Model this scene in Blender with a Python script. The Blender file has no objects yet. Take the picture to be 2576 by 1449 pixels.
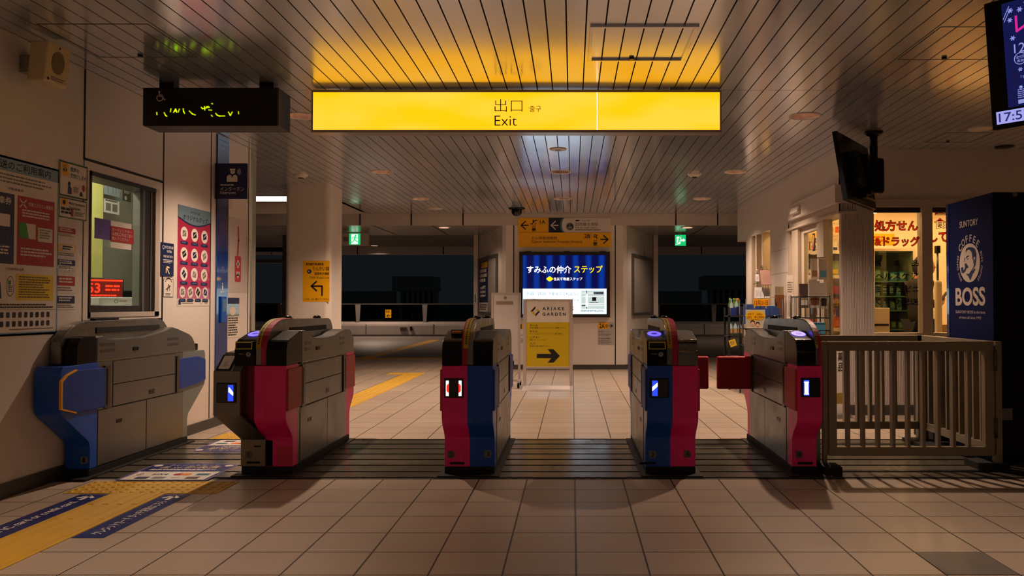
import bpy, bmesh, math, random
from mathutils import Vector, Matrix
from mathutils.geometry import tessellate_polygon

SC = bpy.context.scene
COL = SC.collection
random.seed(7)

# ------------------------------------------------------------------ camera, world, exposure
cam_data = bpy.data.cameras.new('camera')
cam_data.sensor_width = 36.0
cam_data.lens = 2018.0 / 2576.0 * 36.0          # about 28 mm
cam_data.shift_x = -152.0 / 2576.0              # the photograph is framed with a sideways lens shift
cam_data.clip_end = 200
cam = bpy.data.objects.new('camera', cam_data)
cam.location = (0, 0, 1.094)
cam.rotation_euler = (math.radians(90) + math.atan(42.5 / 2018.0), 0, 0)
COL.objects.link(cam)
SC.camera = cam

world = bpy.data.worlds.new('night')
world.use_nodes = True
world.node_tree.nodes['Background'].inputs[0].default_value = (0.0052, 0.0070, 0.0080, 1)
world.node_tree.nodes['Background'].inputs[1].default_value = 1.0
SC.world = world
SC.view_settings.view_transform = 'Standard'
SC.view_settings.look = 'None'
SC.view_settings.exposure = 0.0
SC.view_settings.gamma = 1.0
SC.view_settings.use_curve_mapping = False

LAMP_COL = (1.0, 0.70, 0.50)
LAMP_BACK = 222.0      # lamps beyond the gates
LAMP_FRONT = 140.0      # lamps on the camera's side of the gates
LAMP_FILL = 98.0      # fill row added out of view behind the camera for the gate fronts

# ------------------------------------------------------------------ materials
def lin(c):
    c = c / 255.0
    return c / 12.92 if c <= 0.04045 else ((c + 0.055) / 1.055) ** 2.4

def rgb(r, g, b):
    return (lin(r), lin(g), lin(b), 1.0)

MATS = {}
def mat(name, col=(200, 200, 200), rough=0.5, metal=0.0, emit=0.0, spec=0.5, noise=0.0, nscale=6.0, bump=0.0, bscale=80.0, coat=0.0, stretch=None):
    if name in MATS:
        return MATS[name]
    m = bpy.data.materials.new(name)
    m.use_nodes = True
    nt = m.node_tree
    b = nt.nodes['Principled BSDF']
    c = rgb(*col)
    b.inputs['Base Color'].default_value = c
    b.inputs['Roughness'].default_value = rough
    b.inputs['Metallic'].default_value = metal
    b.inputs['Specular IOR Level'].default_value = spec
    b.inputs['Coat Weight'].default_value = coat
    if emit > 0:
        b.inputs['Emission Color'].default_value = c
        b.inputs['Emission Strength'].default_value = emit
    if noise > 0 or bump > 0:
        tc = nt.nodes.new('ShaderNodeTexCoord')
        vec = tc.outputs['Object']
        if stretch:
            mp = nt.nodes.new('ShaderNodeMapping')
            mp.inputs['Scale'].default_value = stretch
            nt.links.new(vec, mp.inputs['Vector'])
            vec = mp.outputs['Vector']
    if noise > 0:
        n = nt.nodes.new('ShaderNodeTexNoise')
        n.inputs['Scale'].default_value = nscale
        n.inputs['Detail'].default_value = 5
        nt.links.new(vec, n.inputs['Vector'])
        mr = nt.nodes.new('ShaderNodeMapRange')
        mr.inputs['From Min'].default_value = 0.3
        mr.inputs['From Max'].default_value = 0.7
        mr.inputs['To Min'].default_value = 1 - noise
        mr.inputs['To Max'].default_value = 1 + noise
        nt.links.new(n.outputs['Fac'], mr.inputs['Value'])
        mx = nt.nodes.new('ShaderNodeVectorMath')
        mx.operation = 'SCALE'
        mx.inputs[0].default_value = c[:3]
        nt.links.new(mr.outputs['Result'], mx.inputs['Scale'])
        nt.links.new(mx.outputs['Vector'], b.inputs['Base Color'])
        rr = nt.nodes.new('ShaderNodeMapRange')
        rr.inputs['From Min'].default_value = 0.3
        rr.inputs['From Max'].default_value = 0.7
        rr.inputs['To Min'].default_value = max(0.02, rough - 0.08)
        rr.inputs['To Max'].default_value = min(1, rough + 0.08)
        nt.links.new(n.outputs['Fac'], rr.inputs['Value'])
        nt.links.new(rr.outputs['Result'], b.inputs['Roughness'])
    if bump > 0:
        n2 = nt.nodes.new('ShaderNodeTexNoise')
        n2.inputs['Scale'].default_value = bscale
        n2.inputs['Detail'].default_value = 3
        nt.links.new(vec, n2.inputs['Vector'])
        bp = nt.nodes.new('ShaderNodeBump')
        bp.inputs['Strength'].default_value = bump
        bp.inputs['Distance'].default_value = 0.004
        nt.links.new(n2.outputs['Fac'], bp.inputs['Height'])
        nt.links.new(bp.outputs['Normal'], b.inputs['Normal'])
    MATS[name] = m
    return m

def glass_mat(name, tint=(235, 240, 240), rough=0.0, refl=0.12):
    if name in MATS:
        return MATS[name]
    m = bpy.data.materials.new(name)
    m.use_nodes = True
    nt = m.node_tree
    nt.nodes.clear()
    out = nt.nodes.new('ShaderNodeOutputMaterial')
    tr = nt.nodes.new('ShaderNodeBsdfTransparent')
    tr.inputs[0].default_value = rgb(*tint)
    gl = nt.nodes.new('ShaderNodeBsdfGlossy')
    gl.inputs['Roughness'].default_value = rough
    mx = nt.nodes.new('ShaderNodeMixShader')
    fr = nt.nodes.new('ShaderNodeFresnel')
    # the same reflectance whichever way a face looks
    ge = nt.nodes.new('ShaderNodeNewGeometry')
    mi = nt.nodes.new('ShaderNodeMapRange')
    mi.inputs['To Min'].default_value = 1.0 + refl * 4
    mi.inputs['To Max'].default_value = 1.0 / (1.0 + refl * 4)
    nt.links.new(ge.outputs['Backfacing'], mi.inputs['Value'])
    nt.links.new(mi.outputs['Result'], fr.inputs['IOR'])
    nt.links.new(fr.outputs[0], mx.inputs[0])
    nt.links.new(tr.outputs[0], mx.inputs[1])
    nt.links.new(gl.outputs[0], mx.inputs[2])
    nt.links.new(mx.outputs[0], out.inputs[0])
    MATS[name] = m
    return m

def film_mat(name, col, through=.6):
    """Coloured film on glass: part reflects, part lets light through."""
    if name in MATS:
        return MATS[name]
    m = bpy.data.materials.new(name)
    m.use_nodes = True
    nt = m.node_tree
    nt.nodes.clear()
    out = nt.nodes.new('ShaderNodeOutputMaterial')
    df = nt.nodes.new('ShaderNodeBsdfDiffuse'); tl_ = nt.nodes.new('ShaderNodeBsdfTranslucent'); mx = nt.nodes.new('ShaderNodeMixShader')
    df.inputs[0].default_value = rgb(*col); tl_.inputs[0].default_value = rgb(*col); mx.inputs[0].default_value = through
    nt.links.new(df.outputs[0], mx.inputs[1]); nt.links.new(tl_.outputs[0], mx.inputs[2]); nt.links.new(mx.outputs[0], out.inputs[0])
    MATS[name] = m
    return m

def tile_mat(name, c1, size_x, size_y, off_x, off_y, groove=0.004, var=0.06, rough=0.4, gcol=(40, 34, 28), stain=0.12):
    """Square floor tiles laid on a world grid: dark joints, each tile a little different, worn by noise."""
    m = bpy.data.materials.new(name)
    m.use_nodes = True
    nt = m.node_tree
    L = nt.links
    b = nt.nodes['Principled BSDF']
    tc = nt.nodes.new('ShaderNodeTexCoord')
    sx = nt.nodes.new('ShaderNodeSeparateXYZ')
    L.new(tc.outputs['Object'], sx.inputs[0])
    def M(op, a, bb=None, c=None):
        n = nt.nodes.new('ShaderNodeMath')
        n.operation = op
        for i, v in enumerate((a, bb, c)):
            if v is None:
                continue
            if isinstance(v, (int, float)):
                n.inputs[i].default_value = v
            else:
                L.new(v, n.inputs[i])
        return n.outputs[0]
    cells, edges = [], []
    for o, size, off in ((sx.outputs['X'], size_x, off_x), (sx.outputs['Y'], size_y, off_y)):
        t = M('DIVIDE', M('SUBTRACT', o, off), size)
        cells.append(M('FLOOR', t))
        fr = M('FRACT', t)
        d = M('MINIMUM', fr, M('SUBTRACT', 1.0, fr))
        edges.append(M('MULTIPLY', d, size))
    dist = M('MINIMUM', edges[0], edges[1])
    g = nt.nodes.new('ShaderNodeMapRange')
    g.inputs['From Min'].default_value = groove * 0.35
    g.inputs['From Max'].default_value = groove * 0.65
    L.new(dist, g.inputs['Value'])
    cb = nt.nodes.new('ShaderNodeCombineXYZ')
    L.new(cells[0], cb.inputs[0]); L.new(cells[1], cb.inputs[1])
    wn = nt.nodes.new('ShaderNodeTexWhiteNoise')
    wn.noise_dimensions = '3D'
    L.new(cb.outputs[0], wn.inputs['Vector'])
    nz = nt.nodes.new('ShaderNodeTexNoise')
    nz.inputs['Scale'].default_value = 1.3
    nz.inputs['Detail'].default_value = 6
    L.new(tc.outputs['Object'], nz.inputs['Vector'])
    nf = nt.nodes.new('ShaderNodeTexNoise')
    nf.inputs['Scale'].default_value = 60
    nf.inputs['Detail'].default_value = 3
    L.new(tc.outputs['Object'], nf.inputs['Vector'])
    v = M('ADD', 1 - var, M('MULTIPLY', wn.outputs['Value'], 2 * var))
    v = M('MULTIPLY', v, M('ADD', 1 - stain, M('MULTIPLY', nz.outputs['Fac'], 2 * stain)))
    v = M('MULTIPLY', v, M('ADD', 0.94, M('MULTIPLY', nf.outputs['Fac'], 0.12)))
    sc = nt.nodes.new('ShaderNodeVectorMath')
    sc.operation = 'SCALE'
    sc.inputs[0].default_value = rgb(*c1)[:3]
    L.new(v, sc.inputs['Scale'])
    mx = nt.nodes.new('ShaderNodeMix')
    mx.data_type = 'RGBA'
    L.new(g.outputs[0], mx.inputs[0])
    mx.inputs[6].default_value = rgb(*gcol)
    L.new(sc.outputs[0], mx.inputs[7])
    L.new(mx.outputs[2], b.inputs['Base Color'])
    r = M('ADD', rough - 0.1, M('MULTIPLY', nz.outputs['Fac'], 0.2))
    L.new(r, b.inputs['Roughness'])
    bp = nt.nodes.new('ShaderNodeBump')
    bp.inputs['Strength'].default_value = 0.5
    bp.inputs['Distance'].default_value = 0.003
    L.new(g.outputs[0], bp.inputs['Height'])
    L.new(bp.outputs['Normal'], b.inputs['Normal'])
    MATS[name] = m
    return m

# ------------------------------------------------------------------ text outlines
_TXT = {}
def glyphs(s, bold=0.0, edge=0.0):
    key = (s, bold, edge)
    if key in _TXT:
        return _TXT[key]
    c = bpy.data.curves.new('t', 'FONT')
    c.body = s
    c.resolution_u = 5 if s.isascii() else 2
    c.offset = bold
    if edge:      # only the strokes round each letter
        c.fill_mode = 'NONE'
        c.bevel_depth = edge
        c.bevel_resolution = 0
    o = bpy.data.objects.new('t', c)
    COL.objects.link(o)
    dg = bpy.context.evaluated_depsgraph_get()
    me = bpy.data.meshes.new_from_object(o.evaluated_get(dg))
    vs = [(v.co.x, v.co.y) for v in me.vertices]
    fs = [tuple(p.vertices) for p in me.polygons]
    bpy.data.objects.remove(o)
    bpy.data.curves.remove(c)
    bpy.data.meshes.remove(me)
    if vs:
        x0 = min(v[0] for v in vs); x1 = max(v[0] for v in vs)
        y0 = min(v[1] for v in vs); y1 = max(v[1] for v in vs)
        w, h = max(x1 - x0, 1e-6), max(y1 - y0, 1e-6)
        vs = [((v[0] - x0) / w, (v[1] - y0) / h) for v in vs]
        r = (vs, fs, w, h)
    else:
        r = ([], [], 1, 1)
    _TXT[key] = r
    return r

# ------------------------------------------------------------------ mesh builder
class MB:
    def __init__(self):
        self.v, self.f, self.mi, self.sm, self.mats = [], [], [], [], []
    def idx(self, m):
        if m not in self.mats:
            self.mats.append(m)
        return self.mats.index(m)
    def add(self, vs, fs, m, smooth=False):
        o = len(self.v)
        self.v += [tuple(p) for p in vs]
        k = self.idx(m)
        for f in fs:
            self.f.append(tuple(i + o for i in f))
            self.mi.append(k)
            self.sm.append(smooth)
        return self
    def box(self, x0, x1, y0, y1, z0, z1, m):
        vs = [(x, y, z) for z in (z0, z1) for y in (y0, y1) for x in (x0, x1)]
        return self.add(vs, [(0, 2, 3, 1), (4, 5, 7, 6), (0, 1, 5, 4), (2, 6, 7, 3), (0, 4, 6, 2), (1, 3, 7, 5)], m)
    def hexa(self, bottom, top, m):
        """bottom and top: four corners each, same order."""
        return self.add(list(bottom) + list(top), [(3, 2, 1, 0), (4, 5, 6, 7), (0, 1, 5, 4), (1, 2, 6, 5), (2, 3, 7, 6), (3, 0, 4, 7)], m)
    def prism(self, poly, axis, a, b, m, smooth=False):
        n = len(poly)
        def P(p, t):
            if axis == 'x': return (t, p[0], p[1])
            if axis == 'y': return (p[0], t, p[1])
            return (p[0], p[1], t)
        vs = [P(p, a) for p in poly] + [P(p, b) for p in poly]
        self.add(vs, [(i, (i + 1) % n, n + (i + 1) % n, n + i) for i in range(n)], m, smooth)
        tri = tessellate_polygon([[Vector((p[0], p[1], 0)) for p in poly]])
        self.add([P(p, a) for p in poly], [tuple(t) for t in tri], m)
        self.add([P(p, b) for p in poly], [tuple(reversed(t)) for t in tri], m)
        return self
    def cyl(self, p0, p1, r, m, n=16, r1=None, caps=True, smooth=True):
        p0, p1 = Vector(p0), Vector(p1)
        r1 = r if r1 is None else r1
        d = (p1 - p0).normalized()
        a = d.orthogonal().normalized()
        b = d.cross(a)
        ring = lambda p, rr: [p + a * (math.cos(2 * math.pi * i / n) * rr) + b * (math.sin(2 * math.pi * i / n) * rr) for i in range(n)]
        self.add(ring(p0, r) + ring(p1, r1), [(i, (i + 1) % n, n + (i + 1) % n, n + i) for i in range(n)], m, smooth)
        if caps:
            self.add(ring(p0, r), [tuple(range(n))], m)
            self.add(ring(p1, r1), [tuple(reversed(range(n)))], m)
        return self
    def tube(self, pts, r, m, n=8):
        pts = [Vector(p) for p in pts]
        rings, a = [], None
        for i, p in enumerate(pts):
            d = (pts[min(i + 1, len(pts) - 1)] - pts[max(i - 1, 0)]).normalized()
            a = d.orthogonal().normalized() if a is None else (a - d * a.dot(d)).normalized()
            b = d.cross(a)
            rr = r[i] if isinstance(r, (list, tuple)) else r
            rings.append([p + a * (math.cos(2 * math.pi * k / n) * rr) + b * (math.sin(2 * math.pi * k / n) * rr) for k in range(n)])
        vs = [q for ring in rings for q in ring]
        fs = [(i * n + k, i * n + (k + 1) % n, (i + 1) * n + (k + 1) % n, (i + 1) * n + k) for i in range(len(pts) - 1) for k in range(n)]
        self.add(vs, fs, m, True)
        self.add(rings[0], [tuple(range(n))], m)
        self.add(rings[-1], [tuple(reversed(range(n)))], m)
        return self
    def lathe(self, prof, c, m, n=24, smooth=True, axis='z'):
        """prof: (radius, height) pairs turned about a vertical axis through c."""
        vs, fs = [], []
        for r, h in prof:
            for k in range(n):
                t = 2 * math.pi * k / n
                vs.append((c[0] + r * math.cos(t), c[1] + r * math.sin(t), c[2] + h))
        for i in range(len(prof) - 1):
            for k in range(n):
                fs.append((i * n + k, i * n + (k + 1) % n, (i + 1) * n + (k + 1) % n, (i + 1) * n + k))
        return self.add(vs, fs, m, smooth)
    def ball(self, c, rx, ry, rz, m, n=16, h=10):
        vs, fs = [], []
        for i in range(h + 1):
            a = math.pi * i / h
            for k in range(n):
                t = 2 * math.pi * k / n
                vs.append((c[0] + rx * math.sin(a) * math.cos(t), c[1] + ry * math.sin(a) * math.sin(t), c[2] + rz * math.cos(a)))
        for i in range(h):
            for k in range(n):
                fs.append((i * n + k, i * n + (k + 1) % n, (i + 1) * n + (k + 1) % n, (i + 1) * n + k))
        return self.add(vs, fs, m, True)
    def build(self, name, parent=None, bevel=0.0, seg=2, recalc=True, label=None):
        me = bpy.data.meshes.new(name)
        me.from_pydata(self.v, [], self.f)
        for m in self.mats:
            me.materials.append(m)
        me.polygons.foreach_set('material_index', self.mi)
        me.polygons.foreach_set('use_smooth', self.sm)
        if recalc:
            bm = bmesh.new()
            bm.from_mesh(me)
            bmesh.ops.remove_doubles(bm, verts=bm.verts, dist=1e-5)
            bmesh.ops.recalc_face_normals(bm, faces=bm.faces)
            bm.to_mesh(me)
            bm.free()
        me.update()
        o = bpy.data.objects.new(name, me)
        COL.objects.link(o)
        if parent is not None:
            o.parent = parent
        if bevel > 0:
            md = o.modifiers.new('bevel', 'BEVEL')
            md.width = bevel
            md.segments = seg
            md.limit_method = 'ANGLE'
            md.angle_limit = math.radians(40)
        if label:
            o['label'] = label
        return o

class Pan:
    """A flat graphic: rectangles, shapes and lettering laid on a plane (origin o, reader's right u, up v)."""
    def __init__(self, o, u, v, mb=None, eps=0.0006):
        self.o, self.u, self.v = Vector(o), Vector(u).normalized(), Vector(v).normalized()
        self.n = self.u.cross(self.v).normalized()
        self.mb = mb or MB()
        self.eps = eps
    def P(self, a, b, l):
        return self.o + self.u * a + self.v * b + self.n * (l * self.eps)
    def poly(self, pts, m, l=1):
        tri = tessellate_polygon([[Vector((p[0], p[1], 0)) for p in pts]])
        self.mb.add([self.P(p[0], p[1], l) for p in pts], [tuple(t) for t in tri], m)
    def rect(self, a0, b0, a1, b1, m, l=1):
        self.mb.add([self.P(a0, b0, l), self.P(a1, b0, l), self.P(a1, b1, l), self.P(a0, b1, l)], [(0, 1, 2, 3)], m)
    def rrect(self, a0, b0, a1, b1, r, m, l=1, n=5):
        pts = []
        for cx, cy, s in ((a1 - r, b0 + r, -90), (a1 - r, b1 - r, 0), (a0 + r, b1 - r, 90), (a0 + r, b0 + r, 180)):
            for i in range(n + 1):
                t = math.radians(s + 90 * i / n)
                pts.append((cx + r * math.cos(t), cy + r * math.sin(t)))
        self.mb.add([self.P(p[0], p[1], l) for p in pts], [tuple(range(len(pts)))], m)
    def frame(self, a0, b0, a1, b1, t, m, l=1):
        self.rect(a0, b0, a1, b0 + t, m, l); self.rect(a0, b1 - t, a1, b1, m, l)
        self.rect(a0, b0 + t, a0 + t, b1 - t, m, l); self.rect(a1 - t, b0 + t, a1, b1 - t, m, l)
    def oval(self, a, b, ra, rb, m, l=1, n=28):
        self.mb.add([self.P(a + ra * math.cos(2 * math.pi * i / n), b + rb * math.sin(2 * math.pi * i / n), l) for i in range(n)], [tuple(range(n))], m)
    def ring(self, a, b, ra, rb, t, m, l=1, n=32, t0=0, t1=360):
        vs = []
        for i in range(n + 1):
            w = math.radians(t0 + (t1 - t0) * i / n)
            vs += [self.P(a + ra * math.cos(w), b + rb * math.sin(w), l), self.P(a + (ra - t) * math.cos(w), b + (rb - t) * math.sin(w), l)]
        self.mb.add(vs, [(2 * i, 2 * i + 2, 2 * i + 3, 2 * i + 1) for i in range(n)], m)
    def stroke(self, pts, t, m, l=1):
        for (a0, b0), (a1, b1) in zip(pts, pts[1:]):
            d = math.hypot(a1 - a0, b1 - b0) or 1
            nx, ny = -(b1 - b0) / d * t / 2, (a1 - a0) / d * t / 2
            ex, ey = (a1 - a0) / d * t * .3, (b1 - b0) / d * t * .3
            self.mb.add([self.P(a0 - ex + nx, b0 - ey + ny, l), self.P(a0 - ex - nx, b0 - ey - ny, l), self.P(a1 + ex - nx, b1 + ey - ny, l), self.P(a1 + ex + nx, b1 + ey + ny, l)], [(0, 1, 2, 3)], m)
    def text(self, s, a0, b0, a1, b1, m, l=3, bold=0.0, rot=0.0, slant=0.0, edge=0.0):
        """Fit the lettering's bounding box to a0..a1, b0..b1."""
        vs, fs, w, h = glyphs(s, bold, edge)
        ca, cb = (a0 + a1) / 2, (b0 + b1) / 2
        c, sn = math.cos(rot), math.sin(rot)
        out = []
        for x, y in vs:
            X, Y = (x - .5) * (a1 - a0) + slant * (y - .5) * (b1 - b0), (y - .5) * (b1 - b0)
            out.append(self.P(ca + c * X - sn * Y, cb + sn * X + c * Y, l))
        self.mb.add(out, fs, m)
    def textv(self, s, a0, b0, a1, b1, m, l=3, bold=0.0):
        n = len(s)
        h = (b1 - b0) / n
        for i, ch in enumerate(s):
            if ch != ' ':
                self.text(ch, a0, b1 - (i + 1) * h + h * .08, a1, b1 - i * h - h * .08, m, l, bold)
    def dashes(self, a0, b0, a1, b1, rows, m, l=2, fill=0.55, ragged=0.25, seed=1, cw=None):
        """Rows of small print too small to read in the photograph: broken bars."""
        rnd = random.Random(seed)
        h = (b1 - b0) / rows
        cw = cw or h * 1.0
        for r in range(rows):
            y1 = b1 - r * h
            end = a1 - (a1 - a0) * ragged * rnd.random()
            x = a0
            while x < end:
                w = cw * rnd.uniform(.6, 2.2)
                self.rect(x, y1 - h * fill, min(x + w, end), y1, m, l)
                x += w + cw * .25
    def arrow(self, a0, b0, a1, b1, t, head, m, l=3):
        d = math.hypot(a1 - a0, b1 - b0)
        ux, uy = (a1 - a0) / d, (b1 - b0) / d
        nx, ny = -uy, ux
        self.stroke([(a0, b0), (a1 - ux * t * .7, b1 - uy * t * .7)], t, m, l)
        for s in (1, -1):
            self.stroke([(a1 - ux * t * .5, b1 - uy * t * .5), (a1 - ux * head + nx * head * s * .9 - ux * t * .5, b1 - uy * head + ny * head * s * .9 - uy * t * .5)], t, m, l)

# ------------------------------------------------------------------ scene graph helpers
def empty(name, loc=(0, 0, 0), rz=0.0, parent=None):
    o = bpy.data.objects.new(name, None)
    o.empty_display_size = 0.1
    o.location = loc
    o.rotation_euler = (0, 0, rz)
    COL.objects.link(o)
    if parent is not None:
        o.parent = parent
    return o

def tag(o, label, cat, group=None, kind=None):
    o['label'] = label
    o['category'] = cat
    if group: o['group'] = group
    if kind: o['kind'] = kind
    return o

def thing(name, label, cat, loc=(0, 0, 0), rz=0.0, group=None):
    return tag(empty(name, loc, rz), label, cat, group)

def struct(o, label=None):
    o['kind'] = 'structure'
    if label: o['label'] = label
    return o

def dup(root, loc, label, rz=None, group=None):
    r = root.copy()
    COL.objects.link(r)
    r.location = loc
    if rz is not None: r.rotation_euler = (0, 0, rz)
    r['label'] = label
    if group: r['group'] = group
    for ch in list(root.children):
        c = ch.copy(); COL.objects.link(c); c.parent = r
        for g in list(ch.children):
            d = g.copy(); COL.objects.link(d); d.parent = c
    return r

def ell(cx, cy, rx, ry, a0, a1, n=8):
    return [(cx + rx * math.cos(math.radians(a0 + (a1 - a0) * i / n)), cy + ry * math.sin(math.radians(a0 + (a1 - a0) * i / n))) for i in range(n + 1)]

# ------------------------------------------------------------------ palette
M_WALL = mat('enamel wall panel', (218, 210, 203), .32, spec=.45, noise=.035, nscale=1.2)
M_JOINT = mat('black joint rubber', (16, 16, 17), .7)
M_BASE = mat('grey skirting', (66, 62, 58), .45, noise=.1)
M_STEEL = mat('brushed steel', (116, 115, 112), .33, metal=.75, noise=.09, nscale=5)
M_STEELD = mat('dark steel', (96, 90, 82), .38, metal=.8, noise=.1)
M_ALU = mat('grey aluminium frame', (110, 108, 106), .38, metal=.6)
M_BLACK = mat('black plastic', (11, 12, 14), .26, spec=.18)
M_BLACKM = mat('matt black', (12, 13, 14), .75)
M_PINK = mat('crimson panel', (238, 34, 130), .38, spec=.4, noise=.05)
M_PINKSHADE = mat('shaded crimson panel', (140, 10, 52), .42, spec=.4, noise=.05)  # crimson with the shadow of the recessed half put into the colour
M_BLUE = mat('blue panel', (12, 78, 186), .36, spec=.4, noise=.05)
M_REDFLAP = mat('red flap', (176, 48, 40), .5)
M_BLUEFLAP = mat('blue flap', (9, 58, 150), .5)
M_YEL = mat('yellow trim', (240, 170, 10), .45)
M_WHITE = mat('white print', (232, 226, 220), .5)
M_PAPER = mat('paper', (222, 214, 206), .55, noise=.03)
M_INK = mat('black print', (22, 22, 26), .55)
M_INKG = mat('grey print', (120, 112, 106), .55)
M_NAVY = mat('navy print', (20, 34, 82), .45)
M_SIGNY = mat('signal yellow print', (240, 176, 8), .42)
M_RED = mat('red print', (168, 26, 32), .5)
M_GREY = mat('mid grey plastic', (130, 126, 122), .45)
M_LAMPW = mat('painted trim white', (206, 198, 190), .35)
M_STRIPE = mat('crimson stripe', (170, 18, 66), .35, spec=.4)
M_GLASS = glass_mat('clear glass', refl=.10)
M_DARKMETAL = mat('black wire', (14, 14, 15), .4, metal=.3)

# ================================================================== THE SETTING
CZ = 2.65                                            # ceiling height
M_TILE = tile_mat('floor tile', (176, 160, 144), .3, .3, .015, 4.775, groove=.0075, var=.05, rough=.36)
M_PAVE = tile_mat('dark paver', (112, 104, 98), .3, .1, .015, 16.755, groove=.006, var=.10, rough=.5)
M_DECK = mat('deck steel', (104, 98, 86), .25, metal=.45, noise=.03, nscale=2)
M_DECKGAP = mat('deck slot', (8, 8, 8), .6)

def plane_box(name, x0, x1, y0, y1, z0, z1, m, label=None):
    return struct(MB().box(x0, x1, y0, y1, z0, z1, m).build(name), label)

plane_box('floor', -14, 9, -4, 16.755, -.12, 0, M_TILE, 'warm beige square floor tiles of the concourse')
plane_box('floor_far', -22, 22, 16.765, 28.6, -.12, 0, M_PAVE, 'dark narrow pavers beyond the central wall')
struct(MB().box(-22, 22, 16.745, 16.775, -.01, .004, M_STEEL).build('trim_1'), 'metal strip across the floor where pavers begin')

# a single grey tile at the lower right of the foreground
g = MB().box(1.518, 1.812, 3.278, 3.572, -.01, .0012, mat('grey replacement tile', (112, 106, 100), .42, noise=.06)).build('floor_patch')
struct(g, 'single grey floor tile among the beige ones')

# metal deck under the gates: nine planks with drain slots between
mb = MB()
mb.box(-3.2, 5.1, 5.056, 6.54, -.01, .002, M_DECKGAP)
edges = [5.066, 5.25, 5.458, 5.663, 5.87, 6.078, 6.285, 6.49, 6.545]
for a, b in zip(edges, edges[1:]):
    mb.box(-3.2, 5.1, a + .017, b - .017, -.01, .008, M_DECK)
struct(mb.build('floor_deck'), 'slotted metal deck that the ticket gates stand on')

# --- ceiling of narrow planks, with round holes for the lamps
M_CEIL = mat('ceiling plank enamel', (208, 213, 225), .19, metal=.68, spec=.8, noise=.03, nscale=.7)
LAMPS = [(-2.235, 6.58), (-.143, 6.58), (1.914, 6.58), (-2.23, 9.36), (-.140, 9.36), (1.91, 9.36), (-2.235, 11.755), (-.146, 11.735), (1.90, 11.735),
         (-2.235, 2.60), (1.91, 2.60), (-2.235, -2.9), (-.143, -2.9), (1.91, -2.9)]
PW, PX = .10935, -.0335
mb = MB()
segs = [(-4, 1.75), (1.75, 5.785), (5.785, 9.83), (9.83, 13.64)]
for a, b in segs:
    k = -46
    while True:
        x0 = PX + k * PW
        k += 1
        if x0 > 6.9: break
        if x0 < -3.35 and b <= 6: continue
        if x0 < -8.6: continue
        yb = b
        if x0 > 2.9 and a > 9: continue
        if x0 > 2.9 and b > 8: yb = 8.05
        pieces = [(a, yb)]
        if x0 < -3.58 and a > 9: pieces = [(a, 11.47), (13.40, yb)]
        for p, q in pieces:
            mb.box(x0 + .0042, x0 + PW - .0042, p + .004, q - .004, CZ, CZ + .012, M_CEIL)
mb.box(-8.7, 7, -4, 11.45, CZ + .020, CZ + .026, M_BLACKM)
mb.box(-3.5, 7, 11.46, 13.64, CZ + .020, CZ + .026, M_BLACKM)
ceil = mb.build('ceiling')
cut = MB()
for x, y in LAMPS:
    cut.cyl((x, y, CZ - .1), (x, y, CZ + .1), .112, M_CEIL, n=28)
cut = cut.build('cutter')
md = ceil.modifiers.new('holes', 'BOOLEAN')
md.operation = 'DIFFERENCE'; md.object = cut; md.solver = 'EXACT'
dg = bpy.context.evaluated_depsgraph_get()
me = bpy.data.meshes.new_from_object(ceil.evaluated_get(dg))
ceil.modifiers.clear()
ceil.data = me
bpy.data.objects.remove(cut)
struct(ceil, 'white enamelled ceiling of narrow planks running away from the viewer')

# ceiling access hatches
def hatch(label, x0, x1, y0, y1, raised, group=None):
    t = thing('ceiling_hatch', label, 'hatch', ((x0 + x1) / 2, (y0 + y1) / 2, CZ), group=group)
    w, d = (x1 - x0) / 2, (y1 - y0) / 2
    m = MB()
    tt = .022 if raised else .006
    h = .012 if raised else .0012
    mm = M_CEIL if raised else M_JOINT
    m.box(-w, w, -d, -d + tt, -h, .002, mm); m.box(-w, w, d - tt, d, -h, .002, mm)
    m.box(-w, -w + tt, -d + tt, d - tt, -h, .002, mm); m.box(w - tt, w, -d + tt, d - tt, -h, .002, mm)
    m.build('hatch_frame', t, bevel=.003 if raised else 0)
    MB().cyl((0 + (w * -.1), d - .045, -.012), (w * -.1, d - .045, .001), .016, M_BLACK, n=14).build('latch', t)
    return t
hatch('square framed ceiling hatch ahead of the yellow exit sign', .10, .706, 4.426, 5.063, True)
hatch('flush ceiling hatch above the speaker box on the white wall', -2.97, -2.35, 4.41, 5.01, False)
hatch('flush ceiling hatch beside the lit hanging screen', 2.06, 2.68, 4.455, 5.06, False)
hatch('small flush ceiling hatch near the shop front', 3.38, 3.81, 7.22, 7.65, False)

# --- left wall with the ticket office window
LX = -3.22
W0, W1, WZ0, WZ1 = 5.335, 6.24, 1.010, 1.990
mb = MB()
mb.box(LX - .18, LX, -4, W0, 0, CZ + .02, M_WALL)
mb.box(LX - .18, LX, W1, 8.005, 0, CZ + .02, M_WALL)
mb.box(LX - .18, LX, W0, W1, 0, WZ0, M_WALL)
mb.box(LX - .18, LX, W0, W1, WZ1, CZ + .02, M_WALL)
for y in (1.2, 3.3, 5.27, 6.295, 7.127, 7.955):
    if y in (5.27, 6.295):
        mb.box(LX, LX + .0015, y - .010, y + .010, .09, .985, M_JOINT)
        mb.box(LX, LX + .0015, y - .010, y + .010, 2.05 if y < 6 else .985, CZ, M_JOINT)
        mb.box(LX, LX + .0015, y - .004, y + .004, .985, 2.05, M_JOINT)
    else:
        mb.box(LX, LX + .0015, y - .008, y + .008, .09, CZ, M_JOINT)
mb.box(LX, LX + .0015, 5.27, 6.295, 2.050, 2.068, M_JOINT)
mb.box(LX, LX + .0015, 5.27, 6.295, .980, .992, M_JOINT)
struct(mb.build('wall_left'), 'white enamel panel wall of the ticket office with black joints')
mb = MB()
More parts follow.
